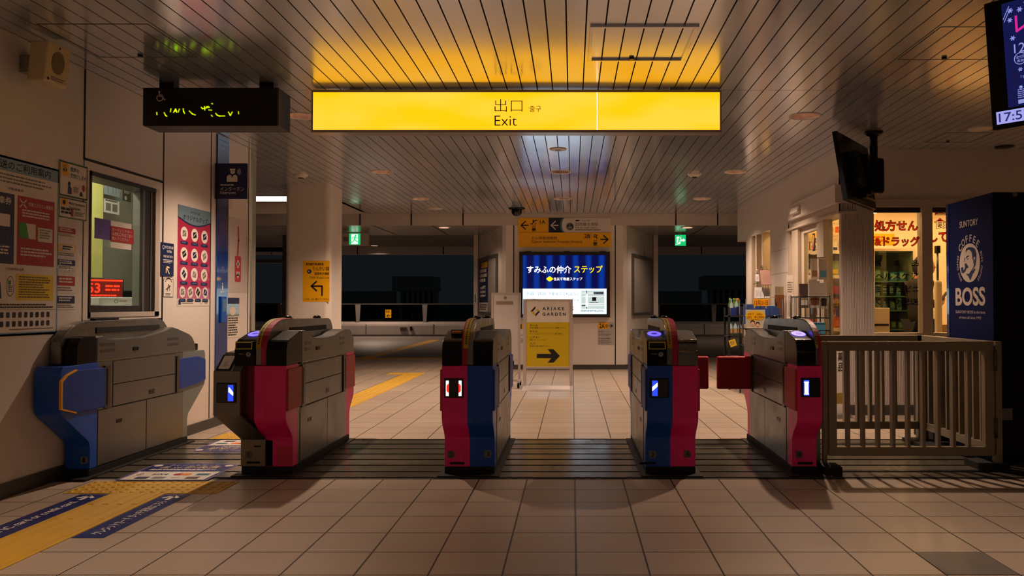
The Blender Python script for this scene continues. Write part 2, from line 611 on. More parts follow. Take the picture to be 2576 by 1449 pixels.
mb.box(LX - .02, LX + .012, -4, 8.02, 0, .085, M_BASE)
mb.box(LX - .18, LX - .02, 8.005, 8.02, 0, .085, M_BASE)
struct(mb.build('baseboard_left'))
# window unit
M_FRAMEW = mat('white window frame', (178, 168, 160), .4)
M_FRAMED = mat('dark bronze sash', (44, 40, 37), .4, metal=.4)
wr = struct(empty('window_1', (LX, (W0 + W1) / 2, WZ0)), 'ticket office window in the white wall')
hw, hh = (W1 - W0) / 2, WZ1 - WZ0
m = MB()
m.box(-.17, .006, -hw, -hw + .018, 0, hh, M_FRAMED); m.box(-.17, .006, hw - .065, hw, 0, hh, M_FRAMEW)
m.box(-.17, .006, -hw, hw, 0, .034, M_FRAMEW); m.box(-.17, .006, -hw, hw - .06, hh - .030, hh, M_FRAMED)
m.build('window_frame', wr)
m = MB()
m.box(-.030, -.006, hw - .205, hw - .065, .034, hh - .03, M_FRAMED)
m.box(-.020, -.006, -hw + .018, hw - .235, .034, .078, M_FRAMED)
m.box(-.024, -.002, hw - .235, hw - .205, .034, hh - .03, M_ALU)
m.box(-.006, -.002, hw - .12, hw - .105, .034, hh - .03, M_ALU)
m.build('sash', wr)
MB().box(-.016, -.012, -hw + .018, hw - .235, .078, hh - .03, M_GLASS).build('pane', wr)

# office behind the window
M_OFF = mat('office wall', (150, 148, 138), .6)
M_OFFLIT = mat('office lit strip yellow', (222, 214, 128), .5)  # pale yellow puts the brightness of a lit strip into the colour
mb = MB()
mb.box(-4.46, -4.36, 4.9, 8.6, 0, CZ, M_OFF)
mb.box(-4.36, -3.40, 8.5, 8.6, 0, CZ, M_OFF)
mb.box(-4.36, -3.40, 4.8, 4.9, 0, CZ, M_OFF)
mb.box(-4.46, -3.40, 4.8, 8.6, CZ, CZ + .05, M_OFF)
struct(mb.build('wall_office'), 'grey-green wall inside the ticket office')
struct(MB().box(-4.358, -4.28, 6.75, 7.30, 1.34, CZ, M_OFFLIT).build('wall_office_lit_strip'), 'pale yellow panel standing for the lit strip of the office')
def lit_tube(name, label, x, y, z, ly, w, power, col, parent_light=True, along='y', emit=6.0, group=None):
    t = thing(name, label, 'light fitting', (x, y, z), group=group)
    a, b = (w / 2, ly / 2) if along == 'y' else (ly / 2, w / 2)
    MB().box(-a - .02, a + .02, -b - .02, b + .02, 0, .04, M_LAMPW).build('housing', t)
    mm = mat('lit tube %s %.1f' % (name, emit), col, .4, emit=emit)
    MB().box(-a, a, -b, b, -.03, 0, mm).build('tube', t)
    return t
lit_tube('office_ceiling_light', 'fluorescent light on the ticket office ceiling behind the window', -3.85, 6.2, CZ - .05, 1.6, .12, 0, (255, 248, 220), emit=42)
mb = MB()
mb.box(-4.34, -3.42, 5.0, 8.4, 1.035, 1.07, M_GREY)
mb.box(-4.3, -3.44, 5.05, 8.3, 0, 1.035, M_OFF)
tag(mb.build('office_counter'), 'grey counter inside the ticket office window', 'counter')
# red lit number display on the counter
t = thing('fare_display', 'red lit number display on the counter behind the office window', 'display', (-3.80, 6.47, 1.07), rz=math.radians(58))
MB().box(-.24, .18, .0, .06, .07, .235, M_BLACK).build('display_case', t, bevel=.004)
m = Pan((-.23, -.001, .075), (1, 0, 0), (0, 0, 1))
M_REDLIT = mat('red lit segments', (255, 46, 18), .5, emit=2.4)
M_REDDIM = mat('dim red screen', (120, 10, 4), .5, emit=.7)
m.rect(0, 0, .40, .155, M_REDDIM, 1)
m.rect(0, .140, .40, .155, M_REDLIT, 2)
m.text('0:53', .04, .045, .22, .125, M_REDLIT, 2, .02)
m.dashes(.26, .05, .38, .11, 2, M_REDLIT, 2)
m.dashes(.03, .012, .36, .032, 1, M_REDLIT, 2)
m.mb.build('display_screen', t)
MB().box(-.05, .05, .01, .05, 0, .07, M_BLACK).build('display_foot', t)
t = thing('receipt_printer', 'white boxy printer below the red display in the office', 'printer', (-3.62, 6.36, 1.07), rz=math.radians(58))
MB().box(-.16, .16, -.06, .10, .02, .085, M_WHITE).build('printer_body', t, bevel=.008)
MB().box(-.14, .25, -.11, .05, 0, .02, M_WHITE).build('tray', t, bevel=.003)
p = Pan((-.06, -.061, .03), (1, 0, 0), (0, 0, 1)); p.ring(.03, .022, .016, .016, .005, mat('green mark', (60, 130, 80))); p.dashes(.055, .015, .12, .03, 2, M_INKG)
p.mb.build('mark', t)
t = thing('desk_monitor', 'small dark monitor standing behind the office window', 'monitor', (-3.80, 6.95, 1.07), rz=math.radians(62))
MB().box(-.16, .16, 0, .03, .03, .145, M_BLACK).build('monitor_panel', t, bevel=.012)
MB().box(-.04, .04, .005, .03, 0, .04, M_BLACK).build('monitor_foot', t)
# notices inside the office
def paper(name, label, cat, o, u, v, w, h, col, draw=None, group=None, thick=.002):
    """A sheet with its own thickness, its print a part of the same sheet."""
    pn = Pan(o, u, v)
    n = pn.n
    m = pn.mb
    c0 = [pn.P(0, 0, 0) , pn.P(w, 0, 0), pn.P(w, h, 0), pn.P(0, h, 0)]
    m.hexa([c + n * .0004 for c in c0], [c + n * thick for c in c0], col)
    pn.o = pn.o + n * thick
    if draw: draw(pn)
    ob = m.build(name, recalc=False)
    return tag(ob, label, cat, group)
UL, VZ = (0, 1, 0), (0, 0, 1)
def d_blue(p):
    p.stroke([(.06, .02), (.06, .10), (.10, .10)], .006, M_NAVY); p.stroke([(.14, .02), (.14, .10), (.19, .10), (.19, .02)], .006, M_NAVY)
paper('office_notice', 'pale blue diagram sheet on the office wall, the upper sheet', 'notice', (-4.27, 7.31 - .02, 2.105), UL, VZ, .25, .12, mat('pale blue paper', (150, 160, 170), .6), d_blue)
def d_white(p):
    p.dashes(.02, .10, .22, .12, 1, M_INK); p.rect(.03, .02, .11, .09, M_INKG); p.rect(.135, .02, .215, .09, M_INKG)
paper('office_notice', 'white sheet with two grey panels on the office wall below the blue sheet', 'notice', (-4.27, 7.29, 1.94), UL, VZ, .25, .125, M_PAPER, d_white)
paper('office_notice', 'small dark poster on the office wall near the sash', 'notice', (-4.357, 7.75, 2.105), UL, VZ, .14, .115, mat('dark olive paper', (66, 60, 40), .6), lambda p: (p.dashes(.02, .07, .12, .10, 2, M_PAPER), p.oval(.05, .03, .02, .02, M_PAPER, 2)))

# --- blue pilaster strip with the intercom, on the wall past the posters
st = thing('intercom_pillar', 'tall blue intercom strip on the white wall end', 'intercom panel', (LX, 7.345, 0))
MB().box(.001, .014, -.118, .118, .085, 2.64, mat('blue pilaster', (10, 50, 118), .16, spec=.6, coat=.5)).build('backing_strip', st)
m = MB().box(.014, .03, -.045, .06, .93, 1.17, M_BLUE)
m.build('intercom_box', st, bevel=.004)
p = Pan((.031, -.045, .93), UL, VZ)
p.rrect(.015, .10, .09, .22, .006, mat('deep blue glass', (8, 24, 60), .2), 1); p.frame(.02, .012, .085, .08, .006, M_ALU, 1); p.rect(.045, .04, .06, .055, M_ALU, 2)
p.mb.build('call_button', st)
p = Pan((.0150, -.02, 1.20), UL, VZ)
p.oval(.02, .085, .008, .012, M_WHITE); p.poly([(.008, .03), (.032, .03), (.032, .07), (.008, .07)], M_WHITE); p.dashes(-.03, 0, .07, .02, 2, M_WHITE)
p.mb.build('pictogram', st)

# projecting intercom sign
t = thing('intercom_sign', 'navy projecting sign with white attendant symbol and the word Intercom', 'sign', (-3.217, 7.2, 2.047))
MB().box(0, .288, 0, .02, 0, .322, mat('navy sign face', (10, 30, 78), .4)).build('sign_board', t, bevel=.003)
p = Pan((0, -.0005, 0), (1, 0, 0), VZ)
k = .288 / 222.0
def I(x, y): return ((x - 450) * k, (475 - y) * k)
hat = [I(552, 265), I(590, 265), I(590, 277), I(552, 277)]
p.poly(hat, M_WHITE); p.poly([I(556, 280), I(588, 280), I(586, 296), I(571, 303), I(558, 296)], M_WHITE)
p.poly([I(531, 356), I(531, 318), I(548, 306), I(562, 310), I(569, 330), I(576, 310), I(590, 306), I(605, 318), I(605, 356)], M_WHITE)
for i, r in enumerate((14, 22, 31)):
    p.ring(I(597, 285)[0], I(597, 285)[1], r * k, r * k * 1.05, 4 * k, M_WHITE, 1, 10, -50, 50)
p.dashes(*I(488, 388), *I(588, 374), 1, M_WHITE, seed=3)
p.text('インターホン', *I(488, 420), *I(652, 390), M_WHITE)
p.text('Intercom', *I(488, 441), *I(594, 420), M_WHITE)
p.mb.build('lettering', t)

# --- posters and notices on the left wall
Y0 = 4.285
def d_big(p):
    def X(y): return y - Y0
    def Z(z): return z - .915
    M_LB = mat('pale blue print', (128, 160, 186), .5)
    p.rect(0, Z(1.856), .728, 1.025, M_LB, 1)
    p.frame(0, 0, .728, 1.025, .012, M_LB, 1); p.rect(0, 0, .728, .02, M_LB, 1)
    p.text('振替輸送のご利用案内', X(4.30), Z(1.868), X(4.93), Z(1.918), M_INK, 2, .012)
    p.dashes(.02, Z(1.78), .70, Z(1.84), 3, M_INKG, seed=5, fill=.45)
    p.text('対象乗車券', X(4.56), Z(1.752), X(4.69), Z(1.768), M_INK, 2)
    for (a, b, c, tt) in ((4.305, 4.615, M_NAVY, 1), (4.64, 4.972, M_RED, 2)):
        p.rect(X(a), Z(1.328), X(b), Z(1.730), c, 1)
        p.dashes(X(a) + .03, Z(1.375), X(b) - .02, Z(1.43), 3, M_PAPER, 2, seed=7 + tt)
    p.stroke([(X(4.66), Z(1.71)), (X(4.715), Z(1.665))], .009, M_PAPER, 2); p.stroke([(X(4.66), Z(1.665)), (X(4.715), Z(1.71))], .009, M_PAPER, 2)
    p.text('対象とならない乗車券', X(4.735), Z(1.677), X(4.958), Z(1.703), M_PAPER, 2, .01)
    p.dashes(X(4.68), Z(1.605), X(4.955), Z(1.655), 3, M_PAPER, 2, seed=9)
    p.rect(X(4.655), Z(1.485), X(4.80), Z(1.575), M_PAPER, 2); p.poly([(X(4.655), Z(1.485)), (X(4.74), Z(1.485)), (X(4.715), Z(1.575)), (X(4.655), Z(1.575))], mat('leaf green print', (60, 150, 50), .5), 3)
    p.rect(X(4.82), Z(1.475), X(4.955), Z(1.56), M_PAPER, 2); p.dashes(X(4.835), Z(1.49), X(4.94), Z(1.55), 4, M_INKG, 3, seed=4)
    for cx in (4.70, 4.86): p.poly([(X(cx - .03), Z(1.42)), (X(cx), Z(1.35)), (X(cx + .03), Z(1.42))], mat('brick red print', (176, 66, 52), .5), 1.5)
    p.rect(X(4.32), Z(1.54), X(4.58), Z(1.61), M_PAPER, 2); p.text('対象乗車券', X(4.33), Z(1.665), X(4.59), Z(1.71), M_PAPER, 2, .01); p.ring(X(4.50), Z(1.47), .07, .045, .01, mat('violet blue print', (52, 62, 130), .5), 2)
    p.text('ご利用時の注意', X(4.55), Z(1.292), X(4.70), Z(1.308), M_INK, 2)
    p.rect(X(4.636), Z(1.12), X(4.97), Z(1.275), mat('yellow paper', (226, 196, 40), .5), 1); p.dashes(X(4.66), Z(1.13), X(4.95), Z(1.262), 9, mat('olive print', (110, 96, 26), .5), 2, seed=11)
    p.ring(X(4.59), Z(1.20), .032, .058, .003, M_INK, 2); p.rect(X(4.575), Z(1.21), X(4.595), Z(1.235), mat('leaf green print'), 2); p.dashes(X(4.572), Z(1.165), X(4.61), Z(1.205), 4, M_INKG, 2); p.poly([(X(4.40), Z(1.13)), (X(4.52), Z(1.13)), (X(4.51), Z(1.22)), (X(4.42), Z(1.22))], M_NAVY, 2)
    p.dashes(.03, Z(1.07), .70, Z(1.10), 2, M_INK, 2, seed=12, fill=.6)
    p.rect(.02, Z(1.066), .705, Z(1.068), M_INKG, 2)
    for i in range(13):
        c = (M_INK, M_NAVY, M_INK, mat('dark maroon print', (70, 24, 26), .5))[i % 4]
        for z in (1.02, .968):
            x = X(4.31 + i * .050)
            p.rrect(x, Z(z), x + .028, Z(z + .032), .006, c, 2)
    p.dashes(.3, Z(.945), .70, Z(.955), 1, M_INKG, 2)
paper('fare_transfer_poster', 'large white poster with navy and red panels and rows of small cards', 'poster', (LX, Y0, .915), UL, VZ, .728, 1.025, M_PAPER, d_big)
M_GREENP = mat('dark green print', (20, 84, 52), .5)
def d_voice(p):
    p.frame(0, 0, .293, .222, .010, M_GREENP, 1)
    p.rrect(.02, .13, .09, .217, .02, M_SIGNY, 1); p.oval(.055, .175, .022, .022, M_GREENP, 2); p.arrow(.055, .15, .055, .20, .008, .02, M_SIGNY, 3)
    p.text('音声を', .11, .165, .20, .195, M_GREENP, 2, .015); p.text('文字にします', .11, .125, .275, .155, M_GREENP, 2, .015)
    p.oval(.10, .085, .014, .014, M_INK, 2); p.poly([(.085, .02), (.125, .02), (.125, .055), (.11, .072), (.09, .07)], M_NAVY, 2)
    p.rrect(.135, .03, .2, .075, .02, mat('pale grey print', (190, 188, 184), .5), 1); p.dashes(.145, .035, .19, .07, 3, M_INKG, 2)
    p.oval(.25, .075, .016, .022, M_RED, 2); p.poly([(.21, .02), (.245, .02), (.23, .05), (.215, .045)], M_INK, 2)
paper('voice_to_text_sign', 'green-framed white sign about voice turned to text, beside the window', 'sign', (LX, 5.008, 1.783), UL, VZ, .293, .222, M_PAPER, d_voice, thick=.006)
def d_multi(p):
    p.frame(0, 0, .287, .128, .007, M_GREENP, 1)
    p.rrect(.018, .075, .085, .124, .015, M_SIGNY, 1); p.oval(.05, .098, .015, .015, M_INK, 2)
    p.text('Multi language', .1, .085, .265, .108, M_INK, 2, .01); p.text('Translation', .1, .06, .215, .08, M_INK, 2, .01)
    p.dashes(.02, .02, .14, .065, 2, M_INK, 2, fill=.7); p.rect(.12, .015, .145, .06, M_RED, 3); p.dashes(.16, .02, .265, .05, 3, M_INKG, 2)
paper('translation_sign', 'dark-framed white sign headed Multi language Translation', 'sign', (LX, 5.008, 1.646), UL, VZ, .287, .128, M_PAPER, d_multi, thick=.006)
strip = [(1.52, .07, 'red heading', M_RED, 'white slip under a red heading, topmost of the slips beside the window'),
         (1.395, .085, 'orange', M_SIGNY, 'slip with an orange picture, second of the slips beside the window'),
         (1.315, .07, 'blue', M_NAVY, 'slip with a blue band, in the middle of the slips beside the window'),
         (1.17, .11, 'red heading', M_RED, 'slip with a red heading low in the column beside the window'),
         (1.065, .09, 'blue', M_NAVY, 'lowest slip, blue headed, in the column beside the window')]
for i, (z, h, _, c, lb) in enumerate(strip):
    def d(p, c=c, h=h, i=i):
        p.rrect(.004, h * .42, .181, h - .004, .005, c, 1); p.dashes(.02, h * .52, .16, h * .86, 2, M_PAPER, 2, seed=i)
        p.dashes(.008, .006, .175, h * .34, 2, M_INKG, 2, seed=i + 20)
        if i == 1: p.rect(.05, h * .46, .17, h * .9, M_PAPER, 2)
    paper('notice_slip', lb, 'notice', (LX, 5.005, z), UL, VZ, .185, h, M_PAPER, d, group='slips in the column beside the window')
# clear plastic sleeve over the slips
m = MB(); rnd = random.Random(2)
n1, n2 = 12, 18
vs = [(LX + .005 + rnd.uniform(0, .0026), 5.0 + .195 * i / n1, 1.24 + .24 * j / n2) for j in range(n2 + 1) for i in range(n1 + 1)]
fs = [(j * (n1 + 1) + i, j * (n1 + 1) + i + 1, (j + 1) * (n1 + 1) + i + 1, (j + 1) * (n1 + 1) + i) for j in range(n2) for i in range(n1)]
m.add(vs, fs, glass_mat('creased plastic', (250, 250, 250), .10, .08))
tag(m.build('plastic_sleeve'), 'creased clear plastic cover over the slips beside the window', 'plastic sleeve')
# on the window glass
def d_garden(p):
    p.text('ガーデンシアター', .012, .072, .26, .096, M_PAPER, 2); p.text('は改札口を出て右へ', .012, .042, .282, .068, M_PAPER, 2); p.text('進んでください', .012, .012, .22, .036, M_PAPER, 2)
gx = LX - .011
paper('backing_sheet', 'white rounded sheet behind the red notice on the window glass', 'notice', (gx, 5.60, 1.495), UL, VZ, .265, .19, M_PAPER, None)
paper('window_notice', 'red notice about the theatre taped to the window glass', 'notice', (gx + .004, 5.597, 1.54), UL, VZ, .292, .107, M_RED, d_garden)
paper('purple_sheet', 'blank purple sheet taped to the window glass', 'notice', (gx, 5.412, 1.545), UL, VZ, .187, .14, mat('purple paper', (92, 72, 150), .5), None)
def d_dir(p):
    p.ring(.03, .225, .016, .016, .004, M_WHITE); p.text('ゆりかもめ', .055, .215, .185, .24, M_WHITE, 2, .01); p.text('有明駅', .08, .185, .16, .205, M_WHITE, 2)
    p.text('新橋 台場 豊洲', .03, .145, .175, .165, M_WHITE, 2); p.dashes(.03, .095, .175, .13, 3, M_WHITE, 2, fill=.4)
    p.arrow(.12, .02, .07, .078, .012, .035, mat('cream print', (236, 220, 180), .5))
paper('direction_sign', 'narrow navy direction sign with a cream arrow by the window edge', 'sign', (LX, 6.262, 1.323), UL, VZ, .195, .262, mat('navy sign face'), d_dir, thick=.008)
def d_small(p):
    p.ring(.077, .1, .055, .055, .006, M_INK, 2, 20, 20, 160); p.dashes(.03, .01, .12, .03, 2, M_INKG)
    p.stroke([(.04, .06), (.11, .09)], .008, M_INK); p.stroke([(.06, .05), (.08, .10)], .008, M_INK); p.stroke([(.1, .05), (.085, .1)], .008, M_INK); p.frame(0, 0, .153, .146, .004, M_INK)
paper('small_notice', 'small black and white line-drawing notice under the navy sign', 'notice', (LX, 6.311, 1.156), UL, VZ, .153, .146, M_PAPER, d_small)
def d_goods(p):
    M_PK = mat('magenta poster print', (176, 34, 74), .35, coat=.4)
    M_TL = mat('grey blue poster print', (104, 132, 150), .4)
    w = .583
    p.rect(0, .06, w, .83, M_PK, 1)
    arc = [(w * i / 16, .735 - .05 * math.sin(math.pi * i / 16) - .03 * 0) for i in range(17)]
    p.poly([(a, b - .012) for a, b in arc] + [(w, .83), (0, .83)], M_NAVY, 2)
    p.poly(arc + [(w, .83), (0, .83)], M_TL, 3)
    p.text('ゆりかもめ', .21, .775, .38, .80, M_INK, 4); p.text('オリジナルグッズ', .08, .715, .53, .762, M_INK, 4, .012)
    rows = [(.60, 3), (.43, 3), (.265, 3), (.115, 4)]
    rr = random.Random(5)
    for ri, (zc, n) in enumerate(rows):
        for k in range(n):
            cx = w * (k + .5) / n * .94 + .015
            ra, rb = (.062, .056) if n == 3 else (.05, .048)
            p.oval(cx, zc, ra, rb, M_PAPER, 3)
            a = rr.uniform(-.6, .6); s = .034
            q = [(-s, -s * .6), (s * .9, -s * .8), (s, s * .6), (-s * .7, s * .9)]
            p.poly([(cx + x * math.cos(a) - y * math.sin(a), zc + x * math.sin(a) + y * math.cos(a)) for x, y in q], (M_INKG, M_INK, M_NAVY, M_GREY)[(k + ri) % 4], 4)
            p.stroke([(cx - .02, zc - .01), (cx + .025, zc + .02)], .006, M_PAPER, 5)
            p.rrect(cx - .062 * (3 / n) ** .5, zc - rb - .034, cx + .062 * (3 / n) ** .5, zc - rb - .008, .008, M_NAVY, 3)
            p.dashes(cx - .04, zc - rb - .026, cx + .04, zc - rb - .016, 1, M_TL, 4, seed=k)
    p.rect(0, 0, w, .06, M_PAPER, 1); p.rect(.02, .01, .06, .05, M_NAVY, 2); p.dashes(.075, .012, .3, .05, 3, M_INKG, 2); p.ring(.42, .03, .02, .018, .003, mat('purple paper'), 2); p.dashes(.48, .012, .56, .05, 4, M_INKG, 2)
paper('goods_poster', 'magenta poster of round product pictures under a blue-grey heading', 'poster', (LX, 6.531, 1.086), UL, VZ, .583, .83, M_PAPER, d_goods)
def d_help(p):
    for x, r in ((.03, 4), (.42, 6)):
        p.dashes(x, .18, x + .012, .52 if x < .1 else .62, 22, M_INKG, 1, fill=.5)
    p.stroke([(.235, .70 - .07), (.245, .50), (.225, .36)], .028, M_RED, 1)
    p.rrect(.165, .10, .305, .35, .02, mat('faded red print', (188, 52, 62), .5), 1)
    p.rect(.222, .235, .248, .31, M_WHITE, 2); p.rect(.198, .26, .272, .285, M_WHITE, 2)
    p.oval(.222, .18, .022, .022, M_WHITE, 2); p.oval(.25, .18, .022, .022, M_WHITE, 2); p.poly([(.202, .172), (.27, .172), (.236, .128)], M_WHITE, 2)
paper('help_mark_poster', 'pale poster showing a red tag with white cross and heart', 'poster', (LX, 7.475, 1.214), UL, VZ, .45, .714, mat('pale poster paper', (200, 192, 188), .45), d_help)
def d_leaf(p):
    p.rect(0, .20, .265, .378, mat('dull green photo', (120, 128, 92), .25, coat=.6), 1); p.rect(0, .32, .265, .378, M_NAVY, 2); p.oval(.12, .25, .07, .04, M_PAPER, 2); p.dashes(.02, .01, .25, .19, 8, M_INK, 1, seed=8)
paper('leaflet', 'leaflet with a green picture above dense print, under the tag poster', 'leaflet', (LX, 7.482, .785), UL, VZ, .27, .38, M_PAPER, d_leaf)

# speaker box high on the left wall
t = thing('wall_speaker', 'cream speaker box high on the white wall', 'speaker', (LX, 4.69, 2.50), rz=math.radians(-4))
M_SPK = mat('cream plastic', (196, 180, 142), .5)
m = MB(); m.hexa([(.085, -.10, -.115), (.190, -.10, -.115), (.190, .10, -.115), (.085, .10, -.115)], [(.11, -.10, .118), (.215, -.10, .118), (.215, .10, .118), (.11, .10, .118)], M_SPK)
m.build('speaker_case', t, bevel=.012)
MB().box(0, .105, -.05, .06, -.05, .05, M_GREY).build('wall_bracket', t)
p = Pan((.1915, -.10, -.115), (0, 1, 0), (.025, 0, .233))
p.oval(.10, .125, .052, .066, mat('speaker grille', (118, 104, 74), .7), 2); p.oval(.10, .212, .006, .006, M_BLACK, 2); p.oval(.035, .02, .008, .008, M_BLACK, 2); p.dashes(.06, .015, .17, .04, 2, M_INKG, 2)
p.mb.build('speaker_grille', t)

# --- column on the left, with its yellow direction poster
t = []
cx0, cx1, cy0, cy1, r = -3.70, -3.115, 10.3, 10.88, .07
pts = []
for ax, ay, s in ((cx1 - r, cy0 + r, -90), (cx1 - r, cy1 - r, 0), (cx0 + r, cy1 - r, 90), (cx0 + r, cy0 + r, 180)):
    pts += ell(ax, ay, r, r, s, s + 90, 6)
m = MB().prism(pts, 'z', .08, CZ + .015, M_WALL)
m.prism([(a + (.006 if a > -3.4 else -.006), b - .006) for a, b in pts], 'z', 0, .08, M_BASE)
struct(m.build('column'), 'white square column with rounded corners at the left')
def d_col(p):
    q = lambda x, z: (x + 3.463, z - 1.135)
    p.text('東京臨海高速鉄道', *q(-3.426, 1.60), *q(-3.197, 1.634), M_INK, 2, .01)
    p.oval(*q(-3.38, 1.523), .028, .028, M_NAVY, 2); p.text('R', *q(-3.39, 1.51), *q(-3.37, 1.536), M_WHITE, 3)
    p.text('りんかい線', *q(-3.335, 1.53), *q(-3.125, 1.588), M_INK, 2, .012); p.text('国際展示場駅', *q(-3.31, 1.475), *q(-3.122, 1.512), M_INK, 2, .01)
    p.text('TWR Rinkai Line', *q(-3.38, 1.430), *q(-3.122, 1.458), M_INK, 2)
    p.stroke([q(-3.215, 1.215), q(-3.215, 1.335), q(-3.35, 1.335)], .02, M_INK, 2); p.stroke([q(-3.285, 1.395), q(-3.352, 1.335), q(-3.285, 1.275)], .02, M_INK, 2)
    p.text('この先、左へ進んでください', *q(-3.448, 1.153), *q(-3.122, 1.184), M_INK, 2)
paper('direction_poster', 'yellow poster with a turning arrow on the white column', 'poster', (-3.463, cy0, 1.135), (1, 0, 0), VZ, .345, .525, M_SIGNY, d_col)

# --- central wall with angled sides
foot = [(-1.135, 13.66), (.864, 13.66), (.93, 13.72), (1.0, 13.98), (1.61, 16.0), (1.61, 18), (-1.87, 18), (-1.87, 16.0), (-1.255, 13.98), (-1.20, 13.72)]
m = MB().prism(foot, 'z', .075, CZ + .01, M_WALL)
m.box(-1.009, -.991, 13.657, 13.66, .075, CZ, M_JOINT); m.box(.721, .739, 13.657, 13.66, .075, CZ, M_JOINT)
struct(m.build('wall_centre'), 'white angled wall block in the middle of the concourse')
cxm = -.13
struct(MB().prism([((a - cxm) * 1.012 + cxm, (b - 15) * 1.012 + 15) for a, b in foot], 'z', 0, .078, M_BASE).build('baseboard_centre'))
for sgn, (ax, ay, bx, by), lb in ((1, (1.02, 14.05, 1.60, 15.97), 'grey empty notice board on the angled wall at right'), (-1, (-1.275, 14.05, -1.86, 15.97), 'notice board half covered by a navy poster on the angled wall')):
    d = Vector((bx - ax, by - ay, 0)); L = d.length; d.normalize()
    if sgn > 0: o, u = Vector((bx, by, 0)), -d
    else: o, u = Vector((ax, ay, 0)), d
    u = -u if (u.cross(Vector((0, 0, 1)))).y > 0 else u
    o = Vector((ax, ay, 0)) if u.dot(d) > 0 else Vector((bx, by, 0))
    t = thing('notice_board', lb, 'notice board', (0, 0, 0))
    p = Pan(o, u, VZ); n = p.n
    def slab(a0, b0, a1, b1, t0, t1, mm, mb):
        c = [p.o + p.u * a + p.v * b for a, b in ((a0, b0), (a1, b0), (a1, b1), (a0, b1))]
        mb.hexa([q + n * t0 for q in c], [q + n * t1 for q in c], mm)
    m = MB(); a0, a1, z0, z1 = .06, L - .12, .905, 2.0
    slab(a0, z0, a1, z0 + .05, .0, .04, M_ALU, m); slab(a0, z1 - .05, a1, z1, .0, .04, M_ALU, m); slab(a0, z0 + .05, a0 + .05, z1 - .05, .0, .04, M_ALU, m); slab(a1 - .05, z0 + .05, a1, z1 - .05, .0, .04, M_ALU, m)
    m.build('board_frame', t)
    m = MB(); slab(a0 + .05, z0 + .05, a1 - .05, z1 - .05, .003, .012, mat('grey felt board', (150, 144, 138), .6), m); m.build('board_panel', t)
    if sgn < 0:
        hx = a0 + .05 if u.dot(d) < 0 else a1 - .05
        # the navy poster hangs on the far half of this board
        far0, far1 = (a0 + .05, a0 + .95) if u.dot(d) < 0 else (a1 - .95, a1 - .05)
        def d_event(q):
            w = far1 - far0 - .02
            q.rect(0, 0, w, .18, M_PAPER, 1); q.dashes(.06, .03, w - .06, .15, 4, M_INK, 2); q.rect(.2, .84, w - .05, .95, M_SIGNY, 1)
            q.dashes(.08, .55, w - .1, .82, 3, M_WHITE, 1, seed=3, fill=.7); q.dashes(.1, .25, w - .2, .48, 3, M_WHITE, 1, seed=6, fill=.5); q.frame(.35, .3, .65, .5, .02, M_WHITE, 2)
        paper('event_poster', 'navy event poster on the far half of the angled notice board', 'poster', p.o + p.u * (far0 + .01) + p.v * .96 + n * .014, u, VZ, far1 - far0 - .02, .98, M_NAVY, d_event)
# narrow end posts of the angled block
for x, lb in ((1.66, 'right'), (-1.92, 'left')):
    struct(MB().box(x - .045, x + .045, 15.95, 16.2, 0, 2.5, M_WALL).build('trim_post'), 'white post at the %s end of the angled wall' % lb)
tag(MB().box(-1.945, -1.925, 15.925, 15.95, 1.15, 1.30, M_ALU).build('door_lever'), 'metal door lever on the white post left of the navy poster', 'handle')

# --- fascia, lower soffit and the far hall
M_FASC = mat('fascia panel', (190, 182, 176), .35)
M_SOFF = mat('soffit enamel', (150, 140, 132), .25, metal=.2)
m = MB(); m.box(-9, 9, 13.65, 13.70, 2.45, CZ + .3, M_FASC)
for x in (-4.5, -3.622, -2.747, -1.865, 1.764, 2.476): m.box(x - .012, x + .012, 13.646, 13.65, 2.45, CZ, M_JOINT)
m.box(-9, 9, 13.70, 15.6, 2.45, 2.50, M_SOFF)
m.box(-9, 9, 15.55, 15.6, 2.50, 3.2, M_FASC)
for x in (-3.4, -2.4, 2.3, 3.3): m.box(x - .01, x + .01, 13.7, 15.55, 2.447, 2.45, M_JOINT)
struct(m.build('ceiling_soffit'), 'lower white soffit and fascia behind the plank ceiling')
M_DARKCEIL = mat('far hall ceiling', (104, 96, 90), .5)
m = MB(); m.box(-24, 24, 15.6, 28.4, 3.12, 3.2, M_DARKCEIL)
m.box(-24, 24, 27.95, 28.35, 2.86, 3.12, M_FASC)
for x in range(-20, 20, 3): m.box(x + .48, x + .52, 27.945, 27.95, 2.86, 3.12, M_JOINT)
struct(m.build('ceiling_far'), 'dark ceiling and edge beam of the far hall')
# recess in the ceiling at left, with a long light on its back face
m = MB()
m.box(-9, -3.52, 13.39, 13.44, 2.62, 3.3, M_WALL); m.box(-3.53, -3.47, 11.46, 13.44, CZ, 3.3, M_WALL); m.box(-9, -3.5, 11.42, 11.46, CZ, 3.3, M_WALL); m.box(-9, -3.5, 11.42, 13.44, 3.3, 3.34, M_WALL)
struct(m.build('ceiling_recess'), 'raised white recess in the ceiling at far left')
t = thing('strip_light', 'long bright strip light in the ceiling recess behind the column', 'light fitting', (-5.0, 13.37, 2.88))
MB().box(-.95, 1.05, -.02, .018, -.062, .058, mat('strip light glow', (255, 238, 214), .4, emit=1.7)).build('diffuser', t)
MB().box(-.97, 1.07, -.03, .018, -.075, -.062, M_STEELD).build('housing', t)
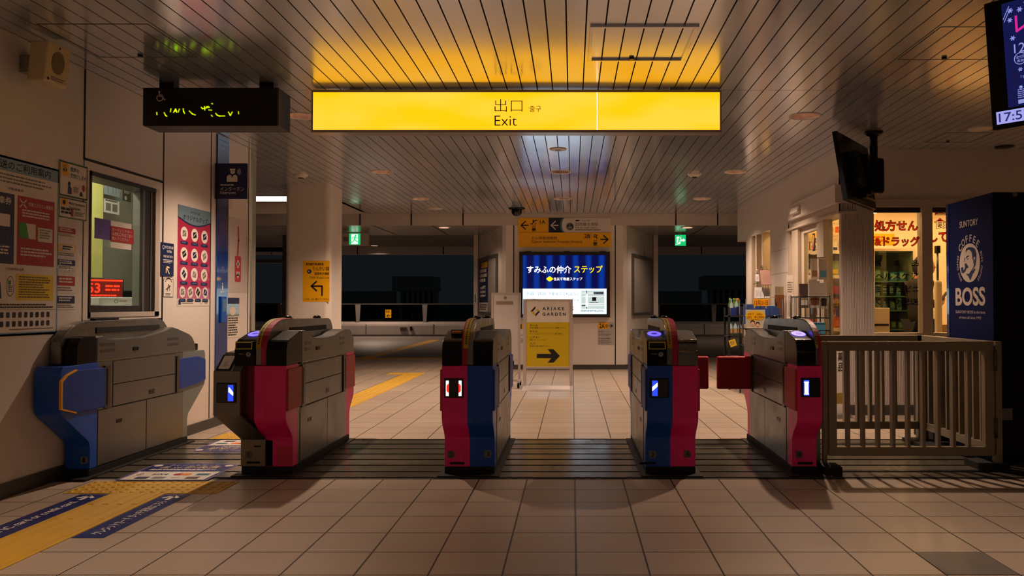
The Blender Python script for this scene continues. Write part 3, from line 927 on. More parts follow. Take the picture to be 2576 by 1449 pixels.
# guard wall of the far hall: concrete kerb, glass with posts, handrail
M_KERB = mat('kerb panel', (150, 142, 138), .45, noise=.05)
m = MB(); m.prism([(28.0, 0), (28.4, 0), (28.4, .526), (28.25, .526), (28.02, .42), (28.0, .36)], 'x', -24, 24, M_KERB)
for x in [(-19 + i * 2.36) for i in range(17)]: m.box(x - .01, x + .01, 27.99, 28.01, 0, .42, M_JOINT)
m.box(-24, 24, 27.96, 28.0, 0, .06, M_BASE)
struct(m.build('wall_guard'), 'grey kerb wall along the far edge of the hall')
rl = thing('glass_railing', 'long glass railing with grey posts on the far kerb wall', 'railing', (0, 28.2, .526))
MB().box(-24, 24, -.03, .03, .575, .62, M_ALU).build('handrail', rl)
MB().box(-24, 24, -.006, .006, 0, .575, glass_mat('smoked glass', (150, 156, 156), .02, .14)).build('glass_panel', rl)
for x in (-16.9, -14.6, -12.25, -9.9, -7.53, -5.18, -2.8, 2.98, 4.965, 7.3, 9.6):
    MB().hexa([(x - .055, -.05, -.05), (x + .055, -.05, -.05), (x + .055, .03, -.05), (x - .055, .03, -.05)], [(x - .09, -.05, .575), (x + .09, -.05, .575), (x + .09, .03, .575), (x - .09, .03, .575)], M_GREY).build('rail_post', rl)
paper('railing_notice', 'small yellow notice with an arrow on the far glass railing', 'notice', (-6.57, 27.9 + .28, .64), (1, 0, 0), VZ, .21, .29, M_SIGNY, lambda p: (p.dashes(.02, .17, .18, .27, 4, M_INK), p.arrow(.17, .07, .04, .07, .02, .06, M_INK)))
tag(MB().box(-6.0, -5.77, 27.96, 27.99, .2, .308, M_STEELD).build('vent_plate'), 'small dark vent plate low on the far kerb wall', 'vent')
tag(MB().box(-5.65, -5.58, 27.93, 27.99, .2, .335, M_BLACK).build('kerb_box'), 'small black box low on the far kerb wall', 'box')
# structures glimpsed in the dark outside
M_NIGHT = mat('night concrete', (150, 152, 140), .8, noise=.15)
m = MB(); m.box(-9.0, -6.9, 40, 42, 1.8, 2.52, M_NIGHT)
for i in range(7): m.box(-8.6 + i * .27, -8.46 + i * .27, 40.1, 41, -2, 1.8, M_NIGHT)
m.box(-14, -9.2, 41, 42, -2, 1.8, M_NIGHT)
tag(m.build('viaduct_support'), 'dim concrete structure in the dark beyond the railing, left of the central wall', 'structure')
m = MB(); m.box(6.6, 8.7, 40, 42, 1.86, 2.56, M_NIGHT)
for i in range(7): m.box(6.9 + i * .3, 7.05 + i * .3, 40.1, 41, -2, 1.86, M_NIGHT)
m.box(4.1, 6.6, 41, 42, -2, 1.8, M_NIGHT)
tag(m.build('viaduct_support'), 'dim concrete structure in the dark beyond the railing, right of the central wall', 'structure')
# balustrade and steel post beyond the left wall end
t = thing('stair_balustrade', 'grey glass balustrade beyond the end of the white wall', 'balustrade', (-8.0, 20, 0))
MB().hexa([(-1.2, -.04, 1.09), (.72, -.04, 1.09), (.72, .04, 1.09), (-1.2, .04, 1.09)], [(-1.2, -.04, 1.14), (.70, -.04, 1.14), (.70, .04, 1.14), (-1.2, .04, 1.14)], M_ALU).build('handrail', t)
MB().prism([(.66, 1.1), (.72, 1.1), (.84, .35), (.70, .35)], 'y', -.05, .05, M_GREY).build('end_post', t)
MB().box(-1.2, .68, -.006, .006, .45, 1.09, glass_mat('smoked glass')).build('glass_panel', t)
MB().box(-1.2, .80, -.12, .12, 0, .45, M_KERB).build('kerb', t)
m = MB(); m.box(-7.6, -7.48, 21, 21.12, 0, 3.10, M_GREY); m.box(-8.8, -7.0, 20.9, 21.1, 2.19, 2.28, M_GREY); m.box(-11, -6.2, 21.2, 21.5, 2.5, 2.62, M_DARKMETAL)
tag(m.build('steel_portal'), 'thin grey steel portal standing in the dark at far left', 'post')

# ------------------------------------------------------------------ lamps
M_REFL = mat('lamp reflector', (196, 172, 160), .27, metal=.75)
M_BULBDIM = mat('dim lamp bulb', (255, 200, 160), .4, emit=5.0)
M_BULB = mat('lamp bulb', (255, 200, 160), .4, emit=45.0)
def downlight(x, y, label, power, group=None):
    dim = power < LAMP_BACK * .3
    t = thing('downlight', label, 'ceiling light', (x, y, CZ), group=group)
    MB().lathe([(.108, .002), (.111, -.004), (.128, -.006), (.131, -.001), (.131, .001)], (0, 0, 0), M_LAMPW, 32).build('trim_ring', t)
    MB().lathe([(.111, 0), (.105, .03), (.09, .07), (.070, .11), (.045, .125), (.0, .125)], (0, 0, 0), M_REFL, 32).build('reflector', t)
    MB().ball((0, 0, .108), .022, .022, .016, M_BULBDIM if dim else M_BULB, 12, 6).build('bulb', t)
    ld = bpy.data.lights.new('lamp_light', 'SPOT')
    ld.energy = power
    ld.color = LAMP_COL
    ld.spot_size = math.radians(122 if y > 6 else 84 if y > 0 else 165)
    ld.spot_blend = .85
    ld.shadow_soft_size = .03
    lo = bpy.data.objects.new('lamp_light', ld)
    lo.location = (0, 0, -.008)
    COL.objects.link(lo)
    lo.parent = t
    return t
rows = {0: 'just past the ticket gates', 1: 'in the middle row', 2: 'nearest the central wall', 3: 'ahead of the gates', 4: 'behind the viewer'}
side = {-2.2: 'nearer the ticket office wall', -.1: 'in the middle of the ceiling', 1.9: 'nearer the drug store'}
for i, (x, y) in enumerate(LAMPS):
    r = 0 if 6 < y < 7 else 1 if 9 < y < 10 else 2 if y > 11 else 3 if y > 0 else 4
    s = side[-2.2] if x < -1 else side[-.1] if x < 1 else side[1.9]
    downlight(x, y, 'round recessed downlight %s, %s' % (rows[r], s), LAMP_FILL if y < 0 else LAMP_FRONT if y < 6 else LAMP_BACK * (.12 if -1 < x < 1 else 1), 'recessed downlights in the plank ceiling')
def soffit_lamp(x, y, z, label, r=.12, power=45):
    t = thing('soffit_light', label, 'ceiling light', (x, y, z))
    MB().lathe([(0, -.012), (r * .8, -.012), (r, -.006), (r, 0)], (0, 0, 0), M_LAMPW, 28).build('trim_ring', t)
    MB().lathe([(0, -.014), (r * .72, -.014), (r * .72, -.012)], (0, 0, 0), mat('soffit lamp face', (255, 205, 170), .4, emit=.9), 28).build('lens', t)
    ld = bpy.data.lights.new('soffit_lamp_light', 'SPOT'); ld.energy = power; ld.color = LAMP_COL; ld.spot_size = math.radians(150); ld.spot_blend = .5; ld.shadow_soft_size = .06
    lo = bpy.data.objects.new('soffit_lamp_light', ld); lo.location = (0, 0, -.03); COL.objects.link(lo); lo.parent = t
soffit_lamp(-2.239, 13.95, 2.45, 'small lit lamp in the lower soffit left of the central wall')
soffit_lamp(2.004, 13.95, 2.45, 'small lit lamp in the lower soffit right of the central wall')
soffit_lamp(-6.75, 27.3, 3.12, 'small white lamp under the far edge beam', .16, 420)
for x, lb in ((-11, 'left, hidden from the concourse'), (-1, 'behind the central wall'), (8.5, 'right, behind the shop')):
    soffit_lamp(x, 24, 3.12, 'lamp under the far hall ceiling at ' + lb, .16, 520)  # fill lamps added out of view to lift the far floor and kerb
# round ceiling speaker, detectors, dome camera
t = thing('ceiling_speaker', 'round pale speaker in the ceiling behind the exit sign', 'speaker', (-.143, 7.98, CZ))
MB().lathe([(0, -.012), (.07, -.010), (.085, -.006), (.085, .002)], (0, 0, 0), M_LAMPW, 28).build('speaker_rim', t)
MB().lathe([(0, -.015), (.032, -.014), (.036, -.010)], (0, 0, 0), M_GREY, 20).build('speaker_grille', t)
for x, y, lb in ((-3.25, 9.574, 'round smoke detector on the ceiling ahead of the white column'), (1.452, 9.516, 'round smoke detector on the ceiling toward the drug store')):
    t = thing('smoke_detector', lb, 'smoke detector', (x, y, CZ))
    MB().lathe([(0, -.035), (.045, -.035), (.06, -.022), (.08, -.012), (.082, 0)], (0, 0, 0), M_LAMPW, 24).build('detector_base', t)
    MB().lathe([(.0, -.043), (.03, -.043), (.036, -.034)], (0, 0, 0), M_BLACK, 16).build('sensor_eye', t)
t = thing('ceiling_vent', 'flat oval vent in the ceiling left of the central wall', 'vent', (-2.22, 12.95, CZ))
MB().lathe([(0, -.014), (.11, -.012), (.125, -.004), (.125, 0)], (0, 0, 0), M_LAMPW, 24).build('vent_plate', t)
t = thing('ceiling_vent', 'pale oval ceiling vent right of the hanging black screen', 'vent', (3.60, 7.05, CZ))
MB().lathe([(0, -.012), (.09, -.010), (.10, -.004), (.10, 0)], (0, 0, 0), M_LAMPW, 24).build('vent_plate', t)
t = thing('ceiling_vent', 'dark oval ceiling vent above the vending machine', 'vent', (4.25, 7.86, CZ))
MB().lathe([(0, -.012), (.08, -.010), (.09, -.004), (.09, 0)], (0, 0, 0), M_BLACK, 24).build('vent_plate', t)
t = thing('dome_camera', 'black dome security camera on the ceiling above the wayfinding sign', 'security camera', (-.897, 12.9, CZ))
MB().lathe([(.0, -.022), (.12, -.02), (.135, -.008), (.135, 0)], (0, 0, 0), M_BLACK, 28).build('camera_base', t)
MB().lathe([(.085, -.018), (.085, -.07), (.07, -.10), (.04, -.122), (0, -.128)], (0, 0, 0), mat('smoked dome', (8, 8, 9), .08), 28).build('dome', t)

# ------------------------------------------------------------------ lit exit sign hanging under the ceiling
t = thing('exit_sign', 'long glowing yellow hanging sign reading Exit', 'sign', (-.40, 5.70, 2.325))
hw = 1.465
M_SIGNCASE = mat('sign case steel', (168, 158, 150), .22, metal=.25)
MB().box(-hw, hw, .012, .11, 0, .305, M_SIGNCASE).build('sign_case', t)
m = MB(); m.box(-hw, hw, 0, .012, .288, .305, M_SIGNCASE); m.box(-hw, hw, 0, .012, 0, .018, M_SIGNCASE); m.box(-hw, -hw + .012, 0, .012, .018, .288, M_SIGNCASE); m.box(hw - .012, hw, 0, .012, .018, .288, M_SIGNCASE)
m.build('face_frame', t)
# lit acrylic: brighter where the tubes sit behind it
ms = bpy.data.materials.new('lit yellow acrylic'); ms.use_nodes = True
nt = ms.node_tree; b = nt.nodes['Principled BSDF']
tc = nt.nodes.new('ShaderNodeTexCoord'); nz = nt.nodes.new('ShaderNodeTexNoise'); mp = nt.nodes.new('ShaderNodeMapping')
mp.inputs['Scale'].default_value = (1.6, 1, 5); nz.inputs['Scale'].default_value = 1.0; nz.inputs['Detail'].default_value = 1
nt.links.new(tc.outputs['Object'], mp.inputs['Vector']); nt.links.new(mp.outputs['Vector'], nz.inputs['Vector'])
cr = nt.nodes.new('ShaderNodeValToRGB'); cr.color_ramp.elements[0].position = .38; cr.color_ramp.elements[1].position = .62
cr.color_ramp.elements[0].color = (1.55, .655, .004, 1); cr.color_ramp.elements[1].color = (1.5, .70, .05, 1)
nt.links.new(nz.outputs['Fac'], cr.inputs['Fac']); nt.links.new(cr.outputs['Color'], b.inputs['Emission Color'])
b.inputs['Base Color'].default_value = rgb(60, 46, 4); b.inputs['Emission Strength'].default_value = 1.0; b.inputs['Roughness'].default_value = .35
m = MB(); m.box(-hw + .012, .574, .003, .012, .018, .288, ms); m.box(.578, hw - .012, .003, .012, .018, .288, ms)
m.build('lit_panel', t)
MB().box(.574, .578, .004, .012, .018, .288, mat('bright seam', (255, 250, 235), .4, emit=2.0)).build('panel_seam', t)
p = Pan((.40, .0025, -2.325), (1, 0, 0), VZ)
p.text('出口', -.556, 2.472, -.357, 2.563, M_INK, 1, -.012); p.text('출구', -.307, 2.472, -.224, 2.518, M_INK, 1); p.text('Exit', -.556, 2.373, -.397, 2.446, M_INK, 1, -.008)
p.mb.build('lettering', t)
MB().box(-1.2, -1.1, .03, .09, .305, .327, M_SIGNCASE).build('hanger', t); MB().box(1.1, 1.2, .03, .09, .305, .327, M_SIGNCASE).build('hanger', t)

# ------------------------------------------------------------------ dark LED board with the wheelchair symbol
t = thing('led_board', 'black hanging LED board with wheelchair symbol and broken yellow-green marks', 'display board', (-2.49, 5.5, 2.327))
M_LEDC = mat('black board case', (17, 17, 17), .5)
MB().box(-.469, .469, .006, .22, 0, .263, M_LEDC).build('board_case', t, bevel=.004)
MB().box(-.469, .455, 0, .006, .004, .263, mat('dark acrylic', (12, 12, 12), .22)).build('face_panel', t)
MB().box(.452, .469, 0, .012, 0, .263, M_STEELD).build('edge_strip', t)
MB().box(-.40, -.30, .08, .16, .263, .323, M_BLACK).build('hanger', t); MB().box(.30, .40, .08, .16, .263, .323, M_BLACK).build('hanger', t)
k = .939 / 2080.0
def LED(x, y): return (-.469 + (x - 130) * k, .263 - (y - 135) * k)
p = Pan((0, -.0006, 0), (1, 0, 0), VZ)
M_ICON = mat('pale icon', (236, 226, 220), .5)
p.oval(*LED(377, 197), .006, .006, M_ICON)
p.stroke([LED(377, 210), LED(380, 268), LED(430, 268), LED(455, 322), LED(472, 314)], .006, M_ICON); p.stroke([LED(378, 243), LED(424, 246)], .005, M_ICON)
p.ring(*LED(385, 292), .0235, .0235, .006, M_ICON, 1, 24, 120, 370)
p.mb.build('wheelchair_symbol', t)
M_LED = mat('lit LED', (226, 255, 0), .5, emit=.6)
p = Pan((0, -.0006, 0), (1, 0, 0), VZ)
for pts in ([(342, 512), (346, 548)], [(455, 515), (478, 560), (498, 572)], [(550, 505), (558, 455)], [(598, 515), (630, 460), (645, 512)], [(612, 490), (645, 488)], [(668, 510), (688, 460)], [(745, 455), (752, 500), (768, 530)], [(838, 490), (885, 535), (932, 552)],
            [(1020, 435), (1040, 455), (1145, 432)], [(1070, 420), (1075, 478)], [(1100, 425), (1130, 420)], [(1178, 376), (1195, 381)], [(1135, 474), (1180, 478)], [(1175, 555), (1192, 572)], [(1240, 525), (1265, 555), (1300, 568), (1382, 566)], [(1435, 505), (1465, 558), (1495, 505)], [(1588, 500), (1592, 535)]):
    p.stroke([LED(*q) for q in pts], .0085, M_LED)
p.mb.build('lit_marks', t)

# ------------------------------------------------------------------ ticket gates
FZ = [(-.655, .058), (-.655, .225)] + [(-.655 - .125 * (.5 - .5 * math.cos(math.pi * i / 8)), .225 + .165 * i / 8) for i in range(1, 9)] + [(-.78, .712), (-.56, .712), (-.56, .058)]
CAP = [(-.78, .714), (-.78, .79)] + [(-.70 - .08 * math.cos(math.radians(a)), .79 + .092 * math.sin(math.radians(a))) for a in range(12, 91, 13)] + [(-.60, .905), (-.53, .922), (-.49, .922), (-.49, .714)]
SHO = [(-.49, .706), (-.49, .922), (-.42, .924), (-.36, .912), (-.30, .886), (-.22, .866), (-.10, .858), (.10, .857), (.26, .866), (.40, .888), (.52, .902), (.64, .900), (.70, .882), (.775, .825), (.775, .706)]
SPI = [(-.765, .714), (-.765, .82)] + [(-.44 - .325 * math.cos(math.radians(a)), .82 + .178 * math.sin(math.radians(a))) for a in range(8, 91, 9)] + [(-.30, 1.0), (.48, .99)] + [(.50 + .12 * math.sin(math.radians(a)), .88 + .11 * math.cos(math.radians(a))) for a in range(10, 91, 16)] + [(.62, .714)]
ARC = [q for q in SPI[1:13]]
M_RAIL = mat('rail steel', (128, 124, 116), .28, metal=.8, noise=.06)
M_GLOW = mat('reader blue glow', (96, 84, 255), .4, emit=1.6)
M_GLOWD = mat('reader blue core', (40, 30, 150), .4, emit=.9)
M_SCR = mat('black display glass', (10, 11, 14), .12)
M_SBLUE = mat('screen blue', (40, 70, 255), .5, emit=1.3)
M_SWHITE = mat('screen white', (255, 250, 245), .5, emit=1.8)
M_SRED = mat('screen red', (255, 40, 24), .5, emit=1.4)

def offs(path, d):
    """Shift a side-profile path outward by d."""
    out = []
    for i, q in enumerate(path):
        a, b = path[max(i - 1, 0)], path[min(i + 1, len(path) - 1)]
        tx, ty = b[0] - a[0], b[1] - a[1]
        L = math.hypot(tx, ty) or 1
        out.append((q[0] - ty / L * d, q[1] + tx / L * d))
    return out
def band(path, x0, x1, d, m, name, parent):
    o = offs(path, d)
    return MB().prism(o + list(reversed(path)), 'x', x0, x1, m).build(name, parent)

def panel_x(root_x, sgn):
    """A graphic plane on a gate's long side."""
    return Pan((root_x, 0, 0), (0, -sgn, 0) if sgn < 0 else (0, 1, 0), VZ) if sgn > 0 else Pan((root_x, 0, 0), (0, -1, 0), VZ)

def display(t, cx, z0, y, kind, w=.122):
    d = MB().box(cx - w / 2, cx + w / 2, y - .006, y + .004, z0, z0 + w, M_BLACK).build('display', t, bevel=.008)
    p = Pan((cx - w / 2, y - .0068, z0), (1, 0, 0), VZ)
    p.rrect(.006, .006, w - .006, w - .006, .006, M_SCR, 0)
    if kind == 'stop':
        for a, s in ((.012, 1), (w - .030, -1)):
            p.rect(a, .012, a + .018, w - .014, M_SWHITE, 1)
            b = a + .018 if s > 0 else a
            p.poly([(b, .032), (b - s * .009, .036), (b - s * .014, .05), (b - s * .014, .068), (b - s * .009, .084), (b, .09)], M_SRED, 2)
            p.rect(a + .003, .072, a + .015, .078, M_SRED, 2); p.rect(a + .003, .044, a + .015, .05, M_SRED, 2)
    else:
        a = .016 if kind != 'right' else w - .052
        p.rect(a, .012, a + .034, w - .014, M_SBLUE, 1)
        if kind == 'bar': p.rect(a + .005, .018, a + .029, w - .024, M_SWHITE, 2); p.rect(a + .002, .018, a + .032, .024, M_SWHITE, 2); p.rect(a + .002, w - .03, a + .032, w - .024, M_SWHITE, 2)
        elif kind == 'left': p.poly([(a, .042), (a + .034, .072), (a + .034, .096), (a, .068)], M_SWHITE, 2)
        else: p.poly([(a + .004, .068), (a + .034, .044), (a + .034, .066), (a + .010, .096), (a + .004, .096)], M_SWHITE, 2)
    p.mb.build('display_screen', d)

def number(t, cx, z, y, s, light, slot=True):
    p = Pan((cx, y, z), (1, 0, 0), VZ)
    plate = mat('worn pale sticker', (120, 118, 122), .6) if light else mat('worn dark sticker', (96, 88, 88), .6)
    p.poly([(-.022, -.022), (.012, -.022), (.024, -.010), (.024, .012), (.012, .024), (-.022, .024)], plate, 1)
    p.text(s, -.009, -.016, .010, .018, M_INK, 2, .02)
    p.mb.build('number_sticker', t)
    if slot: MB().box(cx - .008, cx + .085, y - .004, y + .01, z - .062, z - .048, M_BLACK).build('foot_slot', t) if not light else MB().box(cx - .085, cx + .02, y - .004, y + .01, z - .062, z - .048, M_BLACK).build('foot_slot', t)

def half(t, x0, x1, sgn, front, rear, cap, reader=None, flaps=('near', 'far'), flap_m=M_REDFLAP, setback=0.0):
    """One user side of a gate. sgn: which side faces the passage (+1 right, -1 left)."""
    outer = x1 if sgn > 0 else x0
    def ob(a, b, y0, y1, z0, z1, m, mb):      # box measured outward from the side
        lo, hi = (outer + a, outer + b) if sgn > 0 else (outer - b, outer - a)
        return mb.box(lo, hi, y0, y1, z0, z1, m)
    MB().prism([(a + setback if a < -.6 else a, b) for a, b in FZ], 'x', x0, x1, front).build('front_panel', t, bevel=.006)
    MB().prism([(-a, b) for a, b in FZ], 'x', x0, x1, rear).build('rear_panel', t, bevel=.006)
    MB().box(x0, x1, -.56, .56, .058, .706, M_STEEL).build('lower_body', t)
    MB().prism(CAP, 'x', x0, x1, cap).build('end_cap', t, bevel=.004)
    MB().prism(SHO, 'x', x0, x1, M_STEEL).build('shoulder', t, bevel=.008)
    # side doors, with dark gaps between them
    m = MB(); ob(-.002, .0006, -.45, .435, .419, .704, M_BLACKM, m); ob(-.002, .0006, -.525, .545, .060, .419, M_BLACKM, m); m.build('door_gap', t)
    m = MB(); ob(0, .003, -.445, .43, .570, .700, M_STEEL, m); m.build('side_door', t, bevel=.001)
    m = MB(); ob(0, .003, -.445, .43, .424, .564, M_STEEL, m); m.build('side_door', t, bevel=.001)
    m = MB(); ob(0, .003, -.52, .06, .065, .416, M_STEEL, m); m.build('side_door', t, bevel=.001)
    m = MB(); ob(0, .003, .068, .54, .065, .416, M_STEEL, m); m.build('side_door', t, bevel=.001)
    for y, z in ((-.16, .79), (-.34, .315)):
        m = MB(); ob(.001, .005, y - .028, y + .028, z - .012, z + .012, M_BLACK, m); ob(.004, .007, y + .03, y + .042, z - .010, z + .012, M_ALU, m); m.build('lock', t)
    m = MB()
    for i in range(3): ob(.003, .006, .03, .10, .455 + i * .011, .461 + i * .011, M_BLACK, m)
    m.build('vent', t)
    for yy in (-.36, .44):
        m = MB()
        for i in range(2): ob(-.001, .0015, yy - .06, yy + .06, .785 + i * .04, .805 + i * .04, M_STEELD, m)
        m.build('embossed_plate', t)
    # flaps, folded flush with the side, and the posts they swing on
    for which, s in (('near', 1), ('far', -1)):
        m = MB(); y0, y1 = sorted((-.51 * s, -.45 * s)); ob(0, .012, y0, y1, .42, .70, M_STEELD, m); ob(.012, .014, *sorted((-.497 * s, -.485 * s)), .44, .68, M_BLACK, m); m.build('flap_post', t)
        if which in flaps:
            ya, yb = sorted((-(.775) * s, -.515 * s))
            m = MB(); ob(-.004, .012, ya, yb, .428, .69, flap_m, m); m.build('flap', t, bevel=.005)
        else:      # swung out across the passage
            m = MB(); ob(.0, .278, *sorted((-.50 * s, -.465 * s)), .435, .692, flap_m, m); m.build('flap', t, bevel=.014, seg=3, label='open red flap across the passage')
    # card reader on the sloping top of the cap
    if reader:
        cx = (x0 + x1) / 2
        p = Pan((cx, -.615, .904), (1, 0, 0), (0, .14, .034))
        p.oval(0, .01, .046, .060, M_GLOW, 2); p.oval(0, .01, .020, .020, M_GLOWD, 3)
        p.mb.build('card_reader', t)
        if reader == 'slot':
            s = MB().box(cx - .055, cx + .055, -.792, -.74, .812, .866, M_BLACK).build('ticket_slot', t, bevel=.006)
            p = Pan((cx, -.7925, .812), (1, 0, 0), VZ)
            p.frame(-.053, .004, .053, .050, .005, mat('slot yellow', (226, 214, 20), .5), 1); p.rect(-.04, .018, .04, .036, M_BLACKM, 1)
            p.mb.build('slot_frame', s)
            p = Pan((cx, -.7805, .775), (1, 0, 0), VZ)
            p.dashes(-.035, .004, .0, .014, 1, M_INKG); p.oval(.025, .008, .015, .015, mat('pale round mark', (150, 150, 152), .5), 1); p.text('T', .017, .0, .033, .017, M_INK, 2, .03)
            p.mb.build('slot_mark', t)
    # dark leading edges on the cap
    if cap is M_STEEL:
        for z, y in ((.80, -.786), (.868, -.755)):
            MB().cyl((x0 + .004, y, z), (x1 - .004, y, z), .010, M_RAIL, 12).build('cap_roll', t)

def spine(t, s0, s1, stripe, stripe_right=True, slot_side=0, tape_full=False):
    MB().prism(SPI, 'x', s0, s1, M_RAIL).build('arch_rail', t, bevel=.006)
    mid = (s0 + s1) / 2
    a, b = (mid, s1 + .001) if stripe_right else (s0 - .001, mid)
    band([SPI[0]] + ARC, a, b, .004, stripe, 'arch_stripe', t)
    c, d = (s0 + .004, mid - .001) if stripe_right else (s0 + .010, mid + .006)
    tp = band(offs(ARC, .004.real), c, d, .002, mat('caution tape yellow', (184, 158, 14), .4), 'caution_tape', t)
    # tiny black print running along the tape
    m = MB(); path = offs(ARC, .0066)
    for i in range(1, len(path) - 1):
        for f in (0, .5):
            q = [path[i][j] + (path[i + 1][j] - path[i][j]) * f for j in (0, 1)]
            r = [path[i][j] + (path[i + 1][j] - path[i][j]) * (f + .3) for j in (0, 1)]
            u = (c + d) / 2
            m.add([(u - .005, q[0], q[1]), (u + .005, q[0], q[1]), (u + .005, r[0], r[1]), (u - .005, r[0], r[1])], [(0, 1, 2, 3)], M_INK)
    m.build('tape_print', tp, recalc=False)
    for y in (-.30, .33):
        MB().lathe([(.030, 0), (.028, .012), (.018, .020), (0, .022)], (mid, y, .993 if y > 0 else .999), M_BLACK, 18).build('sensor_dome', t)
    for sd in ([slot_side] if slot_side else [-1, 1]):
        x = s1 if sd > 0 else s0
        MB().box(*sorted((x, x + sd * .004)), -.36, .44, .905, .940, M_BLACKM).build('rail_recess', t)

def plinth(t, x0, x1):
    MB().box(x0, x1, -.66, .66, .012, .058, M_BLACKM).build('plinth', t, bevel=.006)
    MB().box(x0 - .035, x1 + .035, -.74, .70, .007, .015, M_DECKGAP).build('floor_flange', t)

GY = 5.82
G = 'ticket gates across the concourse'
# gate with crimson front and a QR reader
t = thing('ticket_gate', 'crimson ticket gate with a QR reader box on its side, second from the office wall', 'ticket gate', (-1.958, GY, 0), group=G)
plinth(t, -.163, .163)
half(t, -.163, -.036, -1, M_PINKSHADE, M_PINK, M_BLACK, reader='slot', setback=.05)
half(t, .036, .163, 1, M_PINK, M_PINK, M_BLACK)
MB().prism([(-.655, .058), (-.56, .058), (-.56, .706), (-.655, .706)], 'x', -.036, .036, M_PINK).build('centre_front', t)
MB().prism(FZ, 'x', -.036, .036, M_PINK).build('front_panel', t, bevel=.004)
MB().prism([(-a, b) for a, b in FZ], 'x', -.036, .036, M_PINK).build('rear_panel', t)
MB().box(-.036, .036, -.56, .56, .058, .72, M_STEEL).build('lower_body', t)
spine(t, -.036, .036, M_STRIPE, True)
number(t, .115, .135, -.657, '2', False, slot=False)
MB().box(.062, .158, -.6585, -.6555, .07, .19, mat('brighter crimson plate', (214, 34, 84), .4)).build('number_plate', t)
# QR reader housing
h = MB()
h.hexa([(-.277, -.82, .41), (-.106, -.82, .41), (-.106, -.50, .41), (-.277, -.50, .41)], [(-.277, -.82, .68), (-.106, -.82, .68), (-.106, -.50, .68), (-.277, -.50, .68)], M_STEEL)
h.hexa([(-.277, -.82, .68), (-.106, -.82, .68), (-.106, -.50, .68), (-.277, -.50, .68)], [(-.262, -.68, .79), (-.106, -.68, .79), (-.106, -.50, .80), (-.262, -.50, .80)], M_STEEL)
h.hexa([(-.163, -.672, .235), (-.004, -.672, .235), (-.004, -.52, .235), (-.163, -.52, .235)], [(-.277, -.82, .41), (-.106, -.82, .41), (-.106, -.50, .41), (-.277, -.50, .41)], M_STEELD)
hq = h.build('qr_reader_housing', t, bevel=.006)
MB().box(-.163, -.004, -.672, -.54, .060, .235, M_STEEL).build('lower_cover', t, bevel=.004)
display(t, -.192, .485, -.82, 'right', .125)
p = Pan((-.277, -.8225, .68), (1, 0, 0), (0, .14, .11))
p.rrect(.012, .012, .108, .155, .008, M_BLACK, 2); p.rrect(.024, .022, .092, .145, .006, mat('pale reader window', (170, 162, 154), .15), 3); p.poly([(.045, .045), (.072, .055), (.068, .10), (.045, .09)], M_INKG, 4)
p.rect(.118, .095, .150, .150, M_BLACK, 2); p.text('QR', .120, .10, .149, .118, M_WHITE, 3, .01); p.frame(.126, .125, .143, .145, .003, M_WHITE, 3)
p.mb.build('qr_window', hq)
p = Pan((-.163, -.6725, .060), (1, 0, 0), VZ)
p.rect(.085, .125, .13, .135, M_BLACK, 1); p.rect(.04, .02, .125, .034, M_BLACK, 1); p.rrect(.03, .055, .072, .10, .008, mat('worn dark sticker'), 1); p.text('1', .047, .062, .055, .092, M_INK, 2, .02)
p.mb.build('cover_marks', t)

# gate 2 | 3 : crimson left half, blue right half
t = thing('ticket_gate', 'half crimson half blue ticket gate with red and white stop display, in the middle', 'ticket gate', (-.659, GY, 0), group=G)
plinth(t, -.160, .160)
half(t, -.160, -.036, -1, M_PINK, M_PINK, M_BLACK)
half(t, .036, .160, 1, M_BLUE, M_BLUE, M_BLACK, flap_m=M_BLUEFLAP)
for a, b, m_ in ((-.036, 0, M_PINK), (0, .036, M_BLUE)):
    MB().prism(FZ, 'x', a, b, m_).build('front_panel', t); MB().prism([(-p_, q_) for p_, q_ in FZ], 'x', a, b, m_).build('rear_panel', t)
MB().box(-.036, .036, -.56, .56, .058, .72, M_STEEL).build('lower_body', t)
spine(t, -.036, .036, M_STRIPE, False)
display(t, -.084, .512, -.78, 'stop')
number(t, -.118, .135, -.657, '2', False); number(t, .117, .138, -.657, '3', True, slot=False)
m = MB(); m.box(-.115, -.055, -.66, -.62, .91, .925, mat('orange tray', (196, 120, 20), .3)); m.box(-.13, -.04, -.61, -.58, .905, .935, M_ALU)
m.build('ticket_tray', t, bevel=.004)

# gate 3 | 4 : blue left half, crimson right half
t = thing('ticket_gate', 'half blue half crimson ticket gate with glowing blue reader and steel-capped right half', 'ticket gate', (.6285, GY, 0), group=G)
plinth(t, -.160, .160)
half(t, -.160, -.036, -1, M_BLUE, M_BLUE, M_BLACK, reader='slot', flap_m=M_BLUEFLAP)
half(t, .036, .160, 1, M_PINK, M_PINK, M_STEEL, flaps=('near',), flap_m=mat('flap red', (190, 30, 40), .5))
for a, b, m_ in ((-.036, 0, M_BLUE), (0, .036, M_PINK)):
    MB().prism(FZ, 'x', a, b, m_).build('front_panel', t); MB().prism([(-p_, q_) for p_, q_ in FZ], 'x', a, b, m_).build('rear_panel', t)
MB().box(-.036, .036, -.56, .56, .058, .72, M_STEEL).build('lower_body', t)
spine(t, -.036, .036, M_STRIPE, True)
display(t, -.084, .512, -.78, 'left')
number(t, -.115, .135, -.657, '3', True); number(t, .108, .138, -.657, '4', False, slot=False)

